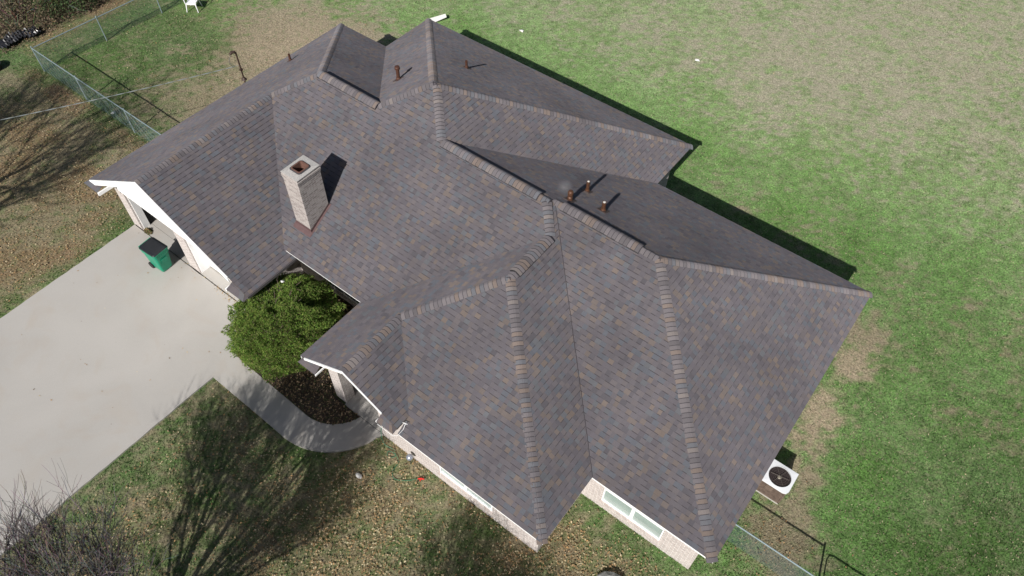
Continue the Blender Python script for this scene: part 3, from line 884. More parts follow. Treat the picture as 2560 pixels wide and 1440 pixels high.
def window(xa, xb, z0, z1, y, n=2, mat=GLASS, curtain=True):
    y = y - .055
    f = MB(); w = .04
    f.box((xa, y + .05, z0), (xb, y + .13, z0 + w)); f.box((xa, y + .05, z1 - w), (xb, y + .13, z1))
    f.box((xa, y + .05, z0 + w), (xa + w, y + .13, z1 - w)); f.box((xb - w, y + .05, z0 + w), (xb, y + .13, z1 - w))
    for i in range(1, n):
        xm = xa + (xb - xa) * i / n; f.box((xm - .05, y + .045, z0 + w), (xm + .05, y + .13, z1 - w))
    for i in range(n):
        a = xa + (xb - xa) * i / n; b = xa + (xb - xa) * (i + 1) / n
        f.box((a + .05, y + .06, (z0 + z1) / 2 - .02), (b - .05, y + .125, (z0 + z1) / 2 + .02))
    fo = f.build('window', WHITE, house)
    for i in range(n):
        a = xa + (xb - xa) * i / n; b = xa + (xb - xa) * (i + 1) / n
        g_ = MB(); g_.box((a + .04, y + .092, z0 + .04), (b - .04, y + .1, z1 - .04)); g_.build('pane', mat, fo)
    s = MB(); s.box((xa - .03, y - .03, z0 - .07), (xb + .03, y + .10, z0 - .001)); s.build('sill', mat_sill, fo)
mat_sill = mat_brick('sill_brick', (0.52, 0.45, 0.42), (0.40, 0.34, 0.31), (0.60, 0.57, 0.54))
window(3.335, 5.265, .51, 1.99, -3.23)
window(7.485, 9.395, .47, 1.99, -1.03)
window(-5.92 + 1.56, -5.92 + 4.19, .36, 2.09, -.33, 3, GLASSD)
# entry door
d = MB(); d.box((-.54, -.28, .04), (.44, -.22, 2.09)); dd = d.build('door', mat_plain('door_brown', (.05, .03, .02), .5), house)
d = MB(); d.lathe((.34, -.31, 1.0), [(0, -.03), (.03, -.015), (.03, .015), (0, .03)], 10); d.build('handle', GALV, dd)
# porch column
d = MB(); d.box((-1.08, -3.16, .03), (-.63, -2.80, 2.56)); tagc = d.build('porch_column', BRICK, house)

# ------------------------------------------------------------------ chimney
ch = MB()
zr = zon('FL', 0, -.5)
cx0, cx1, cy0, cy1 = -4.79, -4.13, -.51, .35
def shaft(g, z0_, z1_, hx0=-4.62, hx1=-4.30, hy0=-.25, hy1=.10):
    o_ = [(cx0 - g, cy0 - g), (cx1 + g, cy0 - g), (cx1 + g, cy1 + g), (cx0 - g, cy1 + g)]; h_ = [(hx0, hy0), (hx1, hy0), (hx1, hy1), (hx0, hy1)]
    for i in range(4):
        j = (i + 1) % 4
        ch.poly([(*o_[i], z0_), (*o_[j], z0_), (*o_[j], z1_), (*o_[i], z1_)])
        ch.poly([(*o_[i], z1_), (*o_[j], z1_), (*h_[j], z1_), (*h_[i], z1_)])
        ch.poly([(*o_[i], z0_), (*h_[i], z0_), (*h_[j], z0_), (*o_[j], z0_)])
shaft(0, 3.0, 5.32); shaft(.012, 5.322, 5.395); shaft(.026, 5.397, 5.47); shaft(.012, 5.472, 5.54)
cho = ch.build('chimney', BRICKC, house)
m = MB()
# mortar crown, gently domed round the flue
fx0, fx1, fy0, fy1 = -4.64, -4.28, -.27, .12
ou = [(cx0 - .02, cy0 - .02), (cx1 + .02, cy0 - .02), (cx1 + .02, cy1 + .02), (cx0 - .02, cy1 + .02)]
inn = [(fx0 - .03, fy0 - .03), (fx1 + .03, fy0 - .03), (fx1 + .03, fy1 + .03), (fx0 - .03, fy1 + .03)]
for i in range(4):
    j = (i + 1) % 4
    m.poly([(*ou[i], 5.562), (*ou[j], 5.562), (*inn[j], 5.580), (*inn[i], 5.580)])
    m.poly([(*ou[i], 5.541), (*ou[j], 5.541), (*ou[j], 5.562), (*ou[i], 5.562)])
m.build('chimney_crown', MORTAR, cho)
m = MB()
def rrect(x0_, x1_, y0_, y1_, r, n=5):
    out = []
    for (cx_, cy_, a0) in ((x1_ - r, y1_ - r, 0), (x0_ + r, y1_ - r, 90), (x0_ + r, y0_ + r, 180), (x1_ - r, y0_ + r, 270)):
        for k in range(n): t = R(a0 + 90 * k / (n - 1)); out.append((cx_ + r * math.cos(t), cy_ + r * math.sin(t)))
    return out
oo = rrect(fx0 - .02, fx1 + .02, fy0 - .02, fy1 + .02, .08); ii = rrect(fx0 + .02, fx1 - .02, fy0 + .02, fy1 - .02, .05); bb = rrect(fx0 - .055, fx1 + .055, fy0 - .055, fy1 + .055, .09)
n = len(oo)
for i in range(n):
    j = (i + 1) % n
    m.poly([(*oo[i], 5.56), (*oo[j], 5.56), (*oo[j], 5.612), (*oo[i], 5.612)])
    m.poly([(*oo[i], 5.612), (*oo[j], 5.612), (*ii[j], 5.612), (*ii[i], 5.612)])
    m.poly([(*ii[i], 5.612), (*ii[j], 5.612), (*ii[j], 4.9), (*ii[i], 4.9)])
m.poly([(*p, 4.9) for p in ii])
m.build('flue_liner', CLAY, cho)
m = MB()
for i in range(n):
    j = (i + 1) % n
    m.poly([(*bb[i], 5.584), (*bb[j], 5.584), (*oo[j], 5.600), (*oo[i], 5.600)])
m.build('flue_collar', mat_plain('soot', (.05, .045, .05), .9), cho)
m = MB()
def fl(pts): m.poly(pts)
zs = lambda y: zon('FL', 0, y)
e = .02
m.poly([(cx0 - .03, cy0 - .012, zs(cy0) + .02), (cx1 + .03, cy0 - .012, zs(cy0) + .02), (cx1 + .012, cy0 - .012, zs(cy0) + .14), (cx0 - .012, cy0 - .012, zs(cy0) + .14)])
m.poly([(cx0 - .05, cy0 - .15, zs(cy0 - .15) + .02), (cx1 + .06, cy0 - .15, zs(cy0 - .15) + .02), (cx1 + .03, cy0 - .012, zs(cy0) + .021), (cx0 - .03, cy0 - .012, zs(cy0) + .021)])
for sx, xx in ((1, cx1), (-1, cx0)):
    m.poly([(xx + sx * .012, cy0, zs(cy0) + .01), (xx + sx * .012, cy1, zs(cy1) + .01), (xx + sx * .012, cy1, zs(cy1) + .11), (xx + sx * .012, cy0, zs(cy0) + .13)])
    m.poly([(xx + sx * .012, cy0 - .12, zs(cy0 - .12) + .018), (xx + sx * .07, cy0 - .12, zs(cy0 - .12) + .018), (xx + sx * .07, cy1 + .05, zs(cy1 + .05) + .018), (xx + sx * .012, cy1 + .05, zs(cy1 + .05) + .018)])
m.build('flashing', FLASH, cho)

# ------------------------------------------------------------------ roof pipes
def vent_pipe(x, y, k, h, r, mat, cap=0, inner=None, label=None):
    z = zon(k, x, y); a, b, c = PL[k]; nrm = Vector((-a, -b, 1)).normalized()
    m = MB()
    m.lathe((x, y, z), [(r, -.1), (r, h), (r * .78, h), (r * .78, h - .06), (0, h - .06)], 16)
    m.lathe((x, y, z), [(r * 1.5, -.02), (r * 1.25, .07), (r * 1.02, .10)], 16)
    if cap == 1: m.lathe((x, y, z), [(r * 1.05, h - .10), (r * 1.5, h - .08), (r * 1.5, h - .005), (r * 1.3, h + .02), (0, h + .035)], 16)
    if cap == 2:
        m.lathe((x, y, z), [(r, .08), (r * 1.35, .10), (r * 1.35, .14), (r, .16), (r, h * .6), (r * 1.35, h * .64), (r * 1.45, h * .70), (r * 1.40, h * .98), (r * 1.0, h * 1.10), (0, h * 1.14)], 20)
    o = m.build('vent_pipe', mat, house, smooth=False)
    f = MB(); w = r * 2.6
    U = Vector((1, 0, a)).normalized(); W = nrm.cross(U).normalized(); c0 = Vector((x, y, z)) + nrm * .018
    q = [c0 + U * sx * w + W * sy * w for sx, sy in ((-1, -1), (1, -1), (1, 1), (-1, 1))]
    f.poly(q); 
    for i in range(4): f.poly([q[i], q[(i + 1) % 4], q[(i + 1) % 4] - nrm * .02, q[i] - nrm * .02])
    f.build('pipe_flashing', SHB, o)
    if inner:
        f = MB(); f.lathe((x, y, z + h), [(0, -.012), (r * .76, -.012), (r * .76, -.004), (r * .5, .012), (0, .018)], 12); f.build('pipe_opening', inner, o)
    return o
SHB = mat_plain('boot_brown', (.09, .06, .055), .7, var=.2, scale=20)
PALE = mat_plain('pale_pvc', (.5, .48, .44), .5)
vent_pipe(-11.51, 5.27, 'GL', .30, .045, RUST)
vent_pipe(-5.49, 5.22, 'P3', .50, .06, RUST, cap=1)
vent_pipe(-4.42, 7.53, 'P4', .30, .045, RUST)
vent_pipe(2.37, 4.07, 'P6', .34, .060, COPPER, cap=2)
vent_pipe(2.24, 5.30, 'P6', .42, .055, COPPER, inner=PALE)
vent_pipe(3.25, 4.56, 'P6', .36, .062, COPPER, inner=PALE)
# service mast
m = MB(); mx, my = -12.58, 3.72
m.tube([(mx, my, 1.4), (mx, my, 3.86)], .032, 10)
m.tube([(mx, my, 3.84), (mx - .02, my - .05, 3.93), (mx - .06, my - .14, 3.93), (mx - .09, my - .20, 3.86)], [.04, .055, .06, .045], 10)
m.box((mx - .05, my - .05, 3.08), (mx + .05, my + .05, 3.15)); m.lathe((mx, my, 2.66), [(.11, 0), (.07, .06), (.04, .10)], 12)
mo_ = m.build('service_mast', mat_plain('mast_dark', (.045, .025, .018), .6, var=.3, scale=20), house)
m = MB()
m.tube([(mx - .09, my - .2, 3.85), (mx - .14, my - .28, 3.6), (mx - .13, my - .26, 3.42), (mx - .07, my - .18, 3.36)], .008, 5)
m.tube([(mx - .06, my - .22, 3.85), (mx - .08, my - .34, 3.66), (mx - .06, my - .34, 3.48), (mx - .04, my - .22, 3.30)], .008, 5)
m.build('drip_loop', mat_plain('cable_grey', (.12, .12, .11), .6), mo_)
# bracket cable on the entry eave corner
m = MB(); m.tube([(1.80, -3.87, 2.64), (2.36, -3.87, 2.64), (2.47, -3.80, 2.66), (2.49, -3.58, 2.72), (2.48, -3.46, 2.86)], .006, 6); m.tube([(2.42, -3.50, 2.90), (2.55, -3.46, 2.90)], .009, 6)
m.build('eave_cable', WHITE, house)

# ------------------------------------------------------------------ overhead wire and pole
pole = thing('utility_pole', 'tall wooden utility pole that the overhead house wire runs to', 'utility pole', (-22.4, -22.3, 0))
m = MB(); m.tube([(-22.4, -22.3, -.2), (-22.4, -22.3, 9)], [.16, .11], 12); m.build('pole', BARK, pole)
m = MB(); m.box((-23.4, -22.38, 8.2), (-21.4, -22.22, 8.32)); m.build('crossarm', BARK, pole)
A = Vector((mx - .05, my - .04, 3.30)); B = Vector((-22.4, -22.15, 8.0))
pts = []
for i in range(41):
    t = i / 40; p = A.lerp(B, t); p.z -= 4 * .75 * t * (1 - t); pts.append(p)
m = MB(); m.tube(pts, .006, 5)
for ph in (0, math.pi):
    tw = []
    for i in range(321):
        t = i / 320; p = A.lerp(B, t); p.z -= 4 * .75 * t * (1 - t)
        w_ = t * 28.0 * 2 * math.pi / .9 + ph
        tw.append(p + Vector((math.cos(w_) * .011, 0, math.sin(w_) * .011)))
    m.tube(tw, .0058, 4, cap=False)
tag(m.build('overhead_wire', mat_plain('wire_silver', (.30, .33, .33), .4, metal=.2)), 'twisted silver overhead wire running to the roof mast', 'wire')

# ------------------------------------------------------------------ chain-link fences
def chain_fence(p, q, posts, label, hgt=1.2, first_post=True, rail_col=None, group=None, name='chain_link_fence', gate=False):
    p = Vector((*p, 0)); q = Vector((*q, 0)); L = (q - p).length; d = (q - p) / L; zv = Vector((0, 0, 1))
    t = thing(name, label, 'gate' if gate else 'fence', tuple(p), group)
    m = MB()
    if not gate: m.tube([p + zv * (hgt - .02), q + zv * (hgt - .02)], .022, 8)
    else:
        m.tube([p + zv * .08, p + zv * (hgt - .18), p + d * .05 + zv * (hgt - .06), p + d * .16 + zv * (hgt - .02), q - d * .16 + zv * (hgt - .02), q - d * .05 + zv * (hgt - .06), q + zv * (hgt - .18), q + zv * .08, p + zv * .08], .020, 8)
    m.build('top_rail' if not gate else 'gate_frame', GALV, t)
    for s in posts:
        m = MB(); c_ = p + d * s; m.tube([c_ + zv * -.1, c_ + zv * (hgt + .03)], .028, 8); m.lathe(tuple(c_ + zv * (hgt + .03)), [(.034, 0), (.03, .03), (0, .05)], 8)
        m.build('post', GALV, t)
    m = MB(); sp = .062; r = .0019; nn = d.cross(zv) * .006
    k = -int(hgt / sp) - 1
    while k * sp < L:
        for sg in (0, 1):
            a = k * sp; b = a + hgt - .06
            s0, s1 = max(a, 0), min(b, L)
            if s1 - s0 > .02:
                z0_ = (s0 - a) + .03; z1_ = (s1 - a) + .03
                if sg: z0_, z1_ = hgt - z0_, hgt - z1_
                m.tube([p + d * s0 + zv * z0_ + nn * (1 if sg else -1), p + d * s1 + zv * z1_ + nn * (1 if sg else -1)], r, 3, cap=False)
        k += 1
    m.build('chain_link', GALV2, t)
    return t
GALV2 = mat_plain('mesh_wire', (0.12, 0.19, 0.20), 0.6, metal=0.1)
chain_fence((-23.2, .45), (-12.32, .45), [3.25, 6.6, 9.9], 'chain link fence running along the leaf strip to the garage side')
chain_fence((-23.2, .45), (-22.7, 14.5), [0, 3.1, 6.1, 9.2, 12.3], 'chain link fence in front of the brush thicket with the corner post')
chain_fence((10.44, .34), (13.56, .36), [.03, 3.1], 'chain link fence panel at the right front corner of the house')
chain_fence((13.66, .36), (14.92, .37), [], 'rounded chain link gate beyond the right fence panel', hgt=1.12, gate=True, name='fence_gate')
chain_fence((15.02, .37), (19, .37), [0, 2.0, 4.0], 'chain link fence beyond the gate on the right')

# ------------------------------------------------------------------ air conditioner
acx, acy = 11.22, 2.58
ac = thing('air_conditioner', 'white topped outdoor air conditioner with brown louvred sides and a round fan', 'air conditioner', (acx, acy, 0))
ACB = mat_plain('ac_brown', (.135, .098, .078), .6, var=.35, scale=9); ACW = mat_plain('ac_white', (.74, .76, .78), .4)
m = MB(); w = .37
for i in range(16):
    z = .10 + i * .041; m.box((acx - w + .006, acy - w + .006, z), (acx + w - .006, acy + w - .006, z + .016)); m.box((acx - w + .035, acy - w + .035, z + .016), (acx + w - .035, acy + w - .035, z + .041)) 
m.box((acx - w, acy - w, .05), (acx + w, acy + w, .10))
for sx in (-1, 1):
    for sy in (-1, 1):
        m.box((acx + sx * (w - .02) - .02, acy + sy * (w - .02) - .02, .05), (acx + sx * (w - .02) + .02, acy + sy * (w - .02) + .02, .762))
m.box((acx - .2, acy - w - .004, .42), (acx + .02, acy - w + .012, .66))
m.build('louvred_cabinet', ACB, ac)
m = MB(); N_ = 32; wt = .405; rc = .325
sq = []
for k in range(N_):
    t = 2 * math.pi * k / N_; c_, s_ = math.cos(t), math.sin(t); mm = max(abs(c_), abs(s_)); px, py = c_ / mm * wt, s_ / mm * wt
    if c_ > .5 and s_ < -.5 and abs(abs(c_) - abs(s_)) < .05: px *= .90; py *= .90
    sq.append((acx + px, acy + py))
ci_ = [(acx + rc * math.cos(2 * math.pi * k / N_), acy + rc * math.sin(2 * math.pi * k / N_)) for k in range(N_)]
for k in range(N_):
    j = (k + 1) % N_
    m.poly([(*sq[k], .80), (*sq[j], .80), (*ci_[j], .81), (*ci_[k], .81)])
    m.poly([(*sq[k], .765), (*sq[j], .765), (*sq[j], .80), (*sq[k], .80)])
    m.poly([(*ci_[k], .81), (*ci_[j], .81), (*ci_[j], .70), (*ci_[k], .70)])
    m.poly([(*sq[k], .764), (*ci_[k], .764), (*ci_[j], .764), (*sq[j], .764)])
m.build('top_panel', ACW, ac)
m = MB(); m.lathe((acx, acy, .50), [(.335, .26), (.335, .0), (.0, .0)], 24); m.build('fan_well', mat_plain('well_dark', (.022, .014, .014), .9), ac)
m = MB()
for b_ in range(3):
    a0 = R(35 + 120 * b_)
    for s in range(6):
        t0, t1 = a0 + s * R(11), a0 + (s + 1) * R(11); z0_, z1_ = .67 + s * .010, .67 + (s + 1) * .010
        m.poly([(acx + .06 * math.cos(t0), acy + .06 * math.sin(t0), z0_), (acx + .29 * math.cos(t0), acy + .29 * math.sin(t0), z0_), (acx + .29 * math.cos(t1), acy + .29 * math.sin(t1), z1_), (acx + .06 * math.cos(t1), acy + .06 * math.sin(t1), z1_)])
m.lathe((acx, acy, .69), [(.07, 0), (.07, .06), (.05, .08), (0, .085)], 16)
m.build('fan', mat_plain('fan_grey', (.42, .38, .30), .5, metal=.3), ac)
m = MB()
for rad in (.08, .14, .20, .26, .31):
    m.tube([(acx + rad * math.cos(R(t)), acy + rad * math.sin(R(t)), .822) for t in range(0, 361, 15)], .0022, 4, cap=False)
for k in range(6):
    t = R(60 * k + 10); m.tube([(acx, acy, .822), (acx + .27 * math.cos(t), acy + .27 * math.sin(t), .818)], .005, 5)
m.build('fan_guard', mat_plain('guard_wire', (.16, .14, .12), .5, metal=.4), ac)
m = MB(); m.box((acx - .36, acy - .36, -.05), (acx + .36, acy + .36, .045)); m.build('base_pad', CONC, ac)

# ------------------------------------------------------------------ wheelie bin
bcx, bcy = -9.72, -3.26
wb = thing('trash_bin', 'green wheeled trash bin with a black lid standing on the driveway by the garage', 'trash bin', (bcx, bcy, .03))
GRN = mat_plain('bin_green', (.004, .235, .135), .38, var=.12, scale=5); LID = mat_plain('bin_lid', (.012, .014, .018), .45, var=.3, scale=12)
ba = R(4)
def bt(x, y, z):   # local: +x to the front of the bin
    c_, s_ = math.cos(ba), math.sin(ba); return (bcx + x * c_ - y * s_, bcy + x * s_ + y * c_, z + .03)
m = MB()
def rr2(hx, hy, r, n=5, ox=0):
    return [(x + ox, y) for x, y in rrect(-hx, hx, -hy, hy, r, n)]
lev = [(.25, .20, .05, .02, .0), (.275, .225, .06, .10, .0), (.335, .265, .07, .62, 0.0), (.35, .275, .07, .80, 0.0), (.375, .295, .07, .84, .0), (.385, .305, .07, 1.0, 0.0), (.405, .32, .07, 1.01, 0.0), (.405, .32, .07, 1.04, 0.0)]
rings = [[bt(x, y, z) for x, y in rr2(hx, hy, r, 5, ox)] for hx, hy, r, z, ox in lev]
for a_, b_ in zip(rings, rings[1:]):
    for i in range(len(a_)): m.poly([a_[i], a_[(i + 1) % len(a_)], b_[(i + 1) % len(a_)], b_[i]])
m.poly(rings[0][::-1]); m.poly(rings[-1])
for i in range(7):   # ribs on the front face
    x = .372; y = -.24 + i * .08
    q = [bt(x, y, .86), bt(x + .03, y, .86), bt(x + .03, y, .99), bt(x, y, .99)]
    q2 = [bt(x, y + .012, .86), bt(x + .03, y + .012, .86), bt(x + .03, y + .012, .99), bt(x, y + .012, .99)]
    m.poly(q); m.poly(q2[::-1]); m.poly([q[1], q2[1], q2[2], q[2]])
q = [bt(.335, -.12, .48), bt(.335, .12, .48), bt(.352, .12, .70), bt(.352, -.12, .70)]; q2 = [Vector(p_) + Vector((.02, 0, 0)) for p_ in q]
m.poly(q2)
for i in range(4): m.poly([q[i], q[(i + 1) % 4], q2[(i + 1) % 4], q2[i]])
m.build('bin_body', GRN, wb)
m = MB(); l0 = [bt(x, y, 1.045) for x, y in rr2(.40, .315, .07, 5, .0)]; l1 = [bt(x, y, 1.085) for x, y in rr2(.385, .30, .09, 5, .0)]; l2 = [bt(x, y, 1.105) for x, y in rr2(.31, .23, .08, 5, .0)]
for a_, b_ in ((l0, l1), (l1, l2)):
    for i in range(len(a_)): m.poly([a_[i], a_[(i + 1) % len(a_)], b_[(i + 1) % len(a_)], b_[i]])
m.poly(l2)
m.build('lid', LID, wb)
m = MB(); m.tube([bt(-.46, -.26, 1.0), bt(-.47, .26, 1.0)], .018, 8); m.tube([bt(-.38, -.24, 1.0), bt(-.46, -.24, 1.0)], .018, 6); m.tube([bt(-.38, .24, 1.0), bt(-.46, .24, 1.0)], .018, 6)
m.build('handle', GRN, wb)
for sy in (-1, 1):
    m = MB(); c_ = bt(-.27, sy * .275, .13)
    m.tube([c_, bt(-.27, sy * .225, .13)], .13, 20); m.build('wheel', mat_plain('tyre_black', (.015, .015, .016), .7), wb)

# ------------------------------------------------------------------ tree / shrub generators
def grow(mb, p, d, r, ln, depth, rnd, spread=.5, up=.1, cols=None, kids=(2, 3), minr=.003, shrink=.74, seg=3):
    pts = [p]; rad = [r]; q = p.copy(); dd = d.copy()
    for i in range(seg):
        dd = (dd + Vector((rnd.gauss(0, .12), rnd.gauss(0, .12), rnd.gauss(0, .08) + up * .3))).normalized()
        q = q + dd * ln / seg; pts.append(q.copy()); rad.append(r * (1 - .35 * (i + 1) / seg))
    mb.tube(pts, rad, 6 if r > .03 else (4 if r > .01 else 3), cols(rnd) if cols else (1, 1, 1), cap=False)
    if depth == 0: return
    for k in range(rnd.randint(*kids)):
        nd = (dd + Vector((rnd.gauss(0, spread), rnd.gauss(0, spread), rnd.gauss(0, spread * .6) + up))).normalized()
        st = pts[-1] if rnd.random() < .6 else pts[-2]
        grow(mb, st, nd, max(minr, r * .62), ln * shrink * rnd.uniform(.8, 1.2), depth - 1, rnd, spread, up, cols, kids, minr, shrink, seg)

def bare_tree(name, label, base, stems, height, seed, spread=.42, depth=5, kids=(2, 3), lean=.35, r0=.05, cat='tree', fork=0):
    rnd = random.Random(seed)
    t = thing(name, label, cat, base)
    mt = MB(); mc = MB()
    cl = lambda r_: tuple(v * r_.uniform(.7, 1.3) for v in (.150, .132, .130))
    for s in range(stems):
        a = 6.283 * s / stems + rnd.uniform(-.3, .3); l_ = lean * rnd.uniform(.5, 1.25)
        d = Vector((math.cos(a) * l_, math.sin(a) * l_, 1)).normalized()
        p = Vector(base) + Vector((math.cos(a) * .1, math.sin(a) * .1, fork - .05)); pts = [p]; rad = [r0]
        L_ = (height - fork) * .42; q = p
        for i in range(5):
            d = (d + Vector((rnd.gauss(0, .05), rnd.gauss(0, .05), .02))).normalized(); q = q + d * L_ / 5; pts.append(q); rad.append(r0 * (1 - .1 * (i + 1)))
        mt.tube(pts, rad, 8, (.14, .115, .10), cap=False)
        for k in range(3):
            nd = (d + Vector((rnd.gauss(0, .28), rnd.gauss(0, .28), .1))).normalized()
            grow(mc, q, nd, r0 * .5, (height - fork) * .19, depth, rnd, spread, .12, cl, kids, .004, .78)
    if fork: mt.tube([Vector(base) - Vector((0, 0, .1)), Vector(base) + Vector((.03, .02, fork * .5)), Vector(base) + Vector((0, 0, fork + .05))], [.17, .14, .15], 10, (.14, .115, .10))
    mt.build('trunk', TWIG, t); mc.build('branches', TWIG, t)
    return t
bare_tree('bare_tree', 'leafless many stemmed tree whose twigs reach in at the bottom left corner', (.75, -12.75, 0), 28, 7.0, 4, depth=4, kids=(3, 4), lean=.72, r0=.055, spread=.38, fork=1.7)
bare_tree('bare_tree', 'leafless tree below the photo that shades the lawn by the front window', (7.3, -10.0, 0), 14, 5.0, 9, depth=4, kids=(3, 4), lean=.38)
bare_tree('bare_tree', 'tall leafless tree left of the photo that shades the leaf strewn side lawn', (-16.8, -12.6, 0), 4, 9.5, 15, depth=5, kids=(2, 4), lean=.33, r0=.15)

# evergreen bush
def evergreen(base, rx, ry, rz, zc, n, seed, name, label, cols, cat='bush', blade=.058, lump=.14):
    t = thing(name, label, cat, base); rnd = np.random.default_rng(seed)
    d = rnd.normal(size=(n, 3)); d /= np.linalg.norm(d, axis=1)[:, None]
    d[:, 2] = np.where(d[:, 2] < -.55, -d[:, 2], d[:, 2])
    ln = fbm(d[:, 0] * 2.6 + 9 + seed, d[:, 1] * 2.6 + d[:, 2] * 2.2, seed, 3); ln2 = fbm(d[:, 0] * 7 + 3, d[:, 1] * 7 + d[:, 2] * 6, seed + 5, 2)
    rad = 1 + (ln - .5) * lump * 4 + (ln2 - .5) * lump * 2.4
    depth = rnd.random(n) ** 2.6 * .35
    rr_ = rad * (1 - depth)
    c = np.stack([base[0] + d[:, 0] * rx * rr_, base[1] + d[:, 1] * ry * rr_, zc + d[:, 2] * rz * rr_], 1)
    ok = c[:, 2] > .12; c = c[ok]; d = d[ok]; n = len(c); ln2 = ln2[ok]; ln = ln[ok]
    K = 5
    V = []; C = []
    base_c = np.array(cols)[rnd.integers(0, len(cols), n)] * (.75 + .5 * rnd.random(n))[:, None]
    for k in range(K):
        dir_ = d * .8 + np.array([0, 0, .35]) + rnd.normal(size=(n, 3)) * .55; dir_ /= np.linalg.norm(dir_, axis=1)[:, None]
        side = np.cross(dir_, rnd.normal(size=(n, 3))); side /= np.linalg.norm(side, axis=1)[:, None] + 1e-9
        L_ = blade * (.6 + .8 * rnd.random(n))[:, None]; w_ = blade * .17 * (.7 + .6 * rnd.random(n))[:, None]
        V.append(np.stack([c - side * w_, c + side * w_, c + dir_ * L_], 1)); C.append(base_c * (.85 + .3 * rnd.random(n))[:, None])
    V = np.concatenate(V).reshape(-1, 3); C = np.concatenate(C)
    me = raw_mesh('foliage', V, np.arange(len(V)).reshape(-1, 3), C, FOL)
    link_obj(bpy.data.objects.new('foliage', me), t)
    m = MB(); rn = random.Random(seed)
    for k in range(7):
        a = k * .9; grow(m, Vector(base), Vector((math.cos(a) * .5, math.sin(a) * .5, 1)).normalized(), .045, zc * .9, 3, rn, .5, .1, lambda r_: (.12, .09, .07), (2, 3), .006, .7)
    m.build('branches', TWIG, t)
    return t
GC = [[.19, .32, .06], [.24, .38, .08], [.12, .21, .045], [.32, .41, .10], [.20, .29, .07], [.26, .27, .10]]
bush = evergreen((-3.66, -2.72, 0), 1.66, 1.76, 1.15, 1.20, 36000, 5, 'evergreen_bush', 'large round bright green needle leaved bush in the corner by the porch', GC)
# brush thicket beyond the fence
def brush(base, r, h, seed, label, green=.0):
    t = thing('brush_shrub', label, 'shrub', base, 'wild brush beyond the fence'); rn = random.Random(seed); m = MB()
    cl = lambda r_: tuple(v * r_.uniform(.4, 1.5) for v in (.14, .115, .09))
    for k in range(15):
        a = rn.random() * 6.283; q = rn.random() ** .6 * r * .7
        grow(m, Vector((base[0] + math.cos(a) * q, base[1] + math.sin(a) * q, 0)), Vector((math.cos(a) * .45, math.sin(a) * .45, 1)).normalized(), .018, h * .38, 3, rn, .6, .02, cl, (2, 3), .004, .78)
    m.build('stems', TWIG, t)
    n = int(1500 + 6000 * green); g_ = np.random.default_rng(seed)
    a = g_.random(n) * 6.283; q = np.sqrt(g_.random(n)) * r; 
    x = base[0] + np.cos(a) * q; y = base[1] + np.sin(a) * q; z = h * (.15 + .75 * g_.random(n)) * (1 - .5 * (q / r) ** 2)
    cols = np.array([[.05, .09, .03], [.07, .10, .035], [.04, .07, .025]]) if green > .3 else np.array([[.16, .12, .08], [.09, .10, .045], [.12, .09, .06]])
    V, F_, C_ = leaf_quads(x, y, z, (.025, .055), cols, 2.2)
    me = raw_mesh('leaves', V, F_, C_, LEAFM); link_obj(bpy.data.objects.new('leaves', me), t)
BR = [((-27.2, 1.9), 1.5, 1.7, 0, 'low tangled brown brush by the black tarp, lowest in the thicket'), ((-27.0, 4.1), 1.5, 2.1, .5, 'dull green leafy shrub just behind the fence corner'), ((-29.2, 2.6), 1.7, 2.5, .1, 'grey bare brush at the far left edge of the photo'),
      ((-26.9, 6.3), 1.5, 2.2, 0, 'pale bare brush in the middle of the thicket front'), ((-29.1, 5.2), 1.8, 2.6, .6, 'dark green shrub deep in the thicket behind the bare stems'), ((-27.0, 8.6), 1.6, 2.3, .35, 'brown and green brush near the white chair'),
      ((-29.3, 7.9), 1.8, 2.8, 0, 'tall grey brush at the top edge of the thicket'), ((-27.3, 11), 1.7, 2.4, .1, 'brush beyond the white chair above the photo edge')]
for i, (b, r_, h_s, g_, lb) in enumerate(BR): brush((b[0], b[1], 0), r_, h_s, 40 + i, lb, g_)
# dark ground litter under the brush
n = 9000; x = -31 + 5.4 * RNG.random(n); y = 0 + 14 * RNG.random(n)
V, F, C = leaf_quads(x, y, .02 + .05 * RNG.random(n), (.03, .07), np.array([[.13, .095, .06], [.07, .055, .04], [.20, .15, .10]]), .8)
me = raw_mesh('thicket_litter', V, F, C, LEAFM); g = link_obj(bpy.data.objects.new('thicket_litter', me)); tag(g, 'brown leaf litter under the brush thicket', 'leaves', kind='stuff')

# ------------------------------------------------------------------ small things
# black tarp
m = MB(); nx_, ny_ = 26, 7
def tp(i, j):
    u = i / nx_; v = j / ny_
    y = .05 + u * 1.9 ; x = -26.75 + v * .75 + .10 * math.sin(u * 9) + u * .25
    return (x, y, .05 + .14 * abs(math.sin(i * 1.7 + j * .6)) + .05 * math.sin(j * 2.3 + i * .7) + .05)
for i in range(nx_):
    for j in range(ny_): m.poly([tp(i, j), tp(i + 1, j), tp(i + 1, j + 1), tp(i, j + 1)])
o = m.build('plastic_tarp', mat_plain('black_plastic', (.02, .02, .024), .25, spec=.8)); sol = o.modifiers.new('s', 'SOLIDIFY'); sol.thickness = .006
tag(o, 'crumpled black plastic tarp beside the brush at the left edge', 'tarp')
# dark round object of unknown kind at left edge, given a simple shape
m = MB(); m.lathe((-25.0, -.85, 0), [(.28, 0), (.34, .25), (.36, .27), (.33, .27), (.27, .05), (0, .05)], 24)
tag(m.build('round_object', mat_plain('round_object_black', (.012, .014, .012), .6)), 'black round object of unknown kind cut off by the left edge of the photo', 'unidentified')
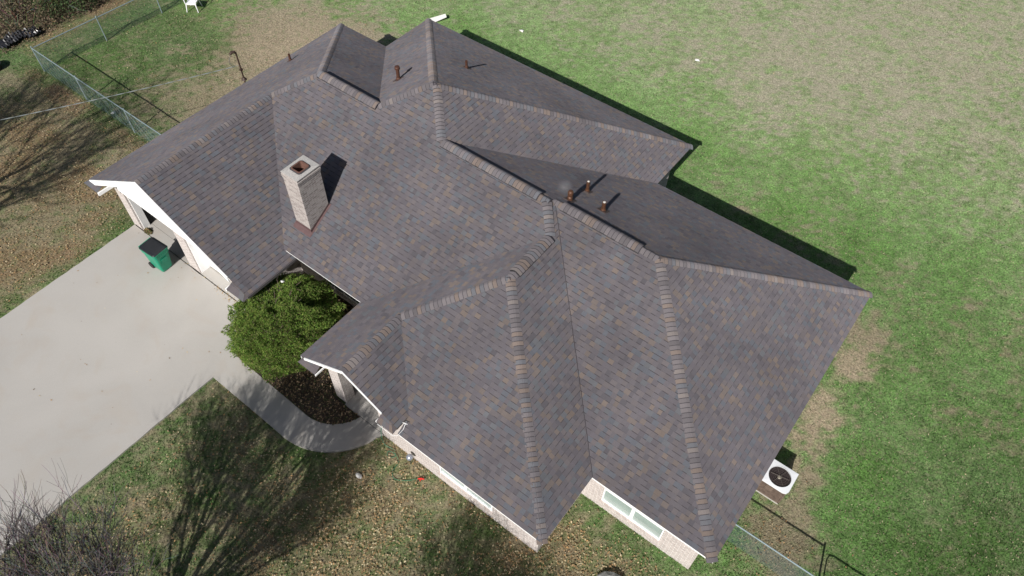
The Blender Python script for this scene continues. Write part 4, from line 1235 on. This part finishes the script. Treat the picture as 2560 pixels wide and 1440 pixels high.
# white plastic chair
cb = Vector((-22.05, 7.75, 0)); ct = thing('garden_chair', 'white plastic garden chair at the fence, cut off by the top edge', 'chair', tuple(cb))
CW = mat_plain('chair_white', (.8, .8, .82), .4)
def cp(x, y, z, a=R(35)): c_, s_ = math.cos(a), math.sin(a); return (cb.x + x * c_ - y * s_, cb.y + x * s_ + y * c_, z)
m = MB(); sp_ = [(-.23, -.24), (.23, -.24), (.23, .22), (-.23, .22)]
m.poly([cp(x, y, .43) for x, y in sp_]); m.poly([cp(x, y, .40) for x, y in sp_][::-1])
for i in range(4): a_, b_ = sp_[i], sp_[(i + 1) % 4]; m.poly([cp(*a_, .37), cp(*b_, .37), cp(*b_, .43), cp(*a_, .43)])
m.build('seat', CW, ct)
m = MB()
for i in range(5): x = -.2 + i * .1; m.tube([cp(x, .22, .43), cp(x * 1.05, .30, .65), cp(x * .95, .36, .86)], .018, 6)
m.tube([cp(-.22, .36, .86), cp(0, .38, .92), cp(.22, .36, .86)], .028, 8)
m.build('backrest', CW, ct)
for sx in (-1, 1):
    m = MB(); m.tube([cp(sx * .25, .27, .64), cp(sx * .29, 0, .66), cp(sx * .28, -.22, .64), cp(sx * .25, -.24, .42)], .022, 6); m.build('armrest', CW, ct)
    for sy in (-1, 1):
        m = MB(); m.tube([cp(sx * .22, sy * .22, .42), cp(sx * .28, sy * .30, 0)], [.035, .018], 8); m.build('leg', CW, ct)
# litter
def scrap(name, label, cat, c, s, seed, mat, flat=.25):
    rn = random.Random(seed); m = MB(); n = 7; pts = [(c[0] + math.cos(k * 6.283 / n) * s * rn.uniform(.5, 1.2), c[1] + math.sin(k * 6.283 / n) * s * rn.uniform(.4, 1.0), c[2] + rn.uniform(0, s * flat)) for k in range(n)]
    top = (c[0], c[1], c[2] + s * flat * 1.5)
    for k in range(n): m.poly([pts[k], pts[(k + 1) % n], top]); m.poly([pts[k], (c[0], c[1], c[2] - .005), pts[(k + 1) % n]])
    return tag(m.build(name, mat), label, cat)
PAP = mat_plain('paper_white', (.75, .74, .70), .7)
scrap('paper_scrap', 'crumpled white paper on the back lawn right of the roof peak', 'litter', (-8.48, 16.4, .03), .16, 1, PAP)
scrap('paper_scrap', 'tiny white scrap on the straw coloured back lawn', 'litter', (-.72, 19.74, .03), .13, 2, PAP)
scrap('paper_scrap', 'small white scrap caught on top of the evergreen bush', 'litter', (-4.05, -2.05, 2.42), .07, 3, PAP, .5)
scrap('paper_scrap', 'white scrap lying in the leaf strip under the fence', 'litter', (-18.35, .62, .03), .12, 4, PAP)
m = MB(); q = [(-12.30, 14.0, .02), (-11.85, 14.8, .22), (-12.05, 14.95, .24), (-12.65, 14.3, .03)]
m.poly(q); m.poly([(p_[0], p_[1], p_[2] - .02) for p_ in q][::-1])
for i in range(4): a_, b_ = q[i], q[(i + 1) % 4]; m.poly([a_, (a_[0], a_[1], a_[2] - .02), (b_[0], b_[1], b_[2] - .02), b_])
tag(m.build('white_board', PAP), 'white board lying behind the rear roof corner', 'board')
# rocks
def rock(label, c, s, seed, col, sq=(1, 1, .6)):
    rn = random.Random(seed); m = MB(); V = []; nu, nv = 10, 7
    def rp(i, j):
        t = 2 * math.pi * i / nu; f = math.pi * j / (nv - 1); r_ = s * (.8 + .35 * float(vnoise(np.array(i % nu * .9 + seed), np.array(j * .8), seed)))
        return (c[0] + r_ * sq[0] * math.cos(t) * math.sin(f), c[1] + r_ * sq[1] * math.sin(t) * math.sin(f), c[2] + r_ * sq[2] * math.cos(f))
    for i in range(nu):
        for j in range(nv - 1): m.poly([rp(i, j), rp(i, j + 1), rp(i + 1, j + 1), rp(i + 1, j)])
    return tag(m.build('rock', mat_plain('rock', col, .9, var=.35, scale=9, bump=.6)), label, 'rock')
rock('grey lichened boulder cut off by the bottom edge', (8.95, -2.72, .05), .42, 3, (.30, .30, .29), (1.1, .9, .6))
rock('small white stone in the front lawn below the curved walk', (1.36, -4.66, .03), .10, 8, (.55, .54, .52), (1.3, .7, .5))
# garden hose
hose = thing('garden_hose', 'green garden hose with a red nozzle trailing from the porch corner', 'hose', (1.05, -3.3, 0))
HG = mat_plain('hose_green', (.02, .16, .09), .5)
m = MB()
cps = [(1.12, -3.30, .75), (1.10, -3.36, .5), (1.16, -3.42, .15), (1.30, -3.46, .03), (1.62, -3.42, .03), (1.78, -3.56, .04), (1.62, -3.70, .03), (1.52, -3.56, .05), (1.72, -3.50, .05), (1.98, -3.62, .03), (2.05, -3.95, .03), (2.25, -4.08, .03), (2.55, -3.92, .03), (2.80, -3.66, .04)]
def catmull(P_, n=8):
    out = []; Q_ = [Vector(p_) for p_ in P_]; Q_ = [Q_[0]] + Q_ + [Q_[-1]]
    for i in range(1, len(Q_) - 2):
        for k in range(n):
            t = k / n; a_, b_, c_, d_ = Q_[i - 1], Q_[i], Q_[i + 1], Q_[i + 2]
            out.append(.5 * ((2 * b_) + (c_ - a_) * t + (2 * a_ - 5 * b_ + 4 * c_ - d_) * t * t + (3 * b_ - a_ - 3 * c_ + d_) * t ** 3))
    out.append(Q_[-2]); return out
m.tube(catmull(cps), .0085, 6); m.build('hose', HG, hose)
m = MB(); m.tube([(2.80, -3.66, .04), (2.88, -3.60, .06), (2.96, -3.56, .05)], [.018, .03, .022], 8); m.tube([(2.87, -3.60, .06), (2.90, -3.68, .05)], .016, 6); m.build('nozzle', mat_plain('nozzle_red', (.6, .03, .02), .4), hose)
# globe light on a stake
sl = thing('garden_light', 'silvery globe garden light on a stake by the front wall', 'light', (2.3, -3.42, 0))
m = MB(); m.tube([(2.3, -3.42, 0), (2.3, -3.42, .35)], .012, 6); m.build('stake', DARK, sl)
m = MB(); m.lathe((2.3, -3.42, .44), [(0, -.10), (.06, -.085), (.10, -.03), (.105, .02), (.07, .075), (0, .10)], 18); m.build('globe', mat_plain('globe_silver', (.35, .38, .45), .25, metal=.5), sl, smooth=True)
# weed by the garage pier
def weed(c, label, seed, n=500, s=.16, brown=.4):
    g_ = np.random.default_rng(seed); a = g_.random(n) * 6.283; q = g_.random(n) ** .7 * s
    x = c[0] + np.cos(a) * q * 1.3; y = c[1] + np.sin(a) * q * .8
    cols = np.array([[.07, .11, .03], [.10, .13, .04], [.22, .13, .07], [.28, .18, .10]] if brown > .3 else [[.07, .12, .03], [.09, .14, .04]])
    V, F_, C_ = leaf_quads(x, y, c[2] + .02 + .14 * g_.random(n) * (1 - q / s), (.012, .032), cols, 2.0)
    me = raw_mesh('weed_clump', V, F_, C_, LEAFM); o = link_obj(bpy.data.objects.new('weed_clump', me)); return tag(o, label, 'weeds')
weed((-11.52, -2.58, .03), 'green and red brown weed clump at the foot of the garage door jamb', 3)
# gas steam from the flue
m = MB(); m.lathe((0, 0, 0), [(0, -.16), (.2, -.13), (.34, 0), (.28, .10), (0, .16)], 20)
sm = bpy.data.materials.new('steam'); sm.use_nodes = True; nt = sm.node_tree; nt.nodes.remove(nt.nodes['Principled BSDF'])
vs = nt.nodes.new('ShaderNodeVolumePrincipled'); vs.inputs['Color'].default_value = (.9, .9, .9, 1)
tc = nt.nodes.new('ShaderNodeTexCoord'); ln_ = nt.nodes.new('ShaderNodeVectorMath'); ln_.operation = 'LENGTH'; nt.links.new(tc.outputs['Object'], ln_.inputs[0])
mr_ = nt.nodes.new('ShaderNodeMapRange'); mr_.inputs['From Min'].default_value = .03; mr_.inputs['From Max'].default_value = .26; mr_.inputs['To Min'].default_value = 1.6; mr_.inputs['To Max'].default_value = 0
nt.links.new(ln_.outputs['Value'], mr_.inputs['Value'])
ns = nt.nodes.new('ShaderNodeTexNoise'); ns.inputs['Scale'].default_value = 7; nt.links.new(tc.outputs['Object'], ns.inputs['Vector'])
mm_ = nt.nodes.new('ShaderNodeMath'); mm_.operation = 'MULTIPLY'; nt.links.new(mr_.outputs[0], mm_.inputs[0]); nt.links.new(ns.outputs['Fac'], mm_.inputs[1])
nt.links.new(mm_.outputs[0], vs.inputs['Density'])
nt.links.new(vs.outputs[0], nt.nodes['Material Output'].inputs['Volume'])
stm = m.build('steam', sm); stm.location = (2.12, 4.12, 5.62)
tag(stm, 'faint puff of steam beside the capped roof flue', 'steam', kind='stuff')
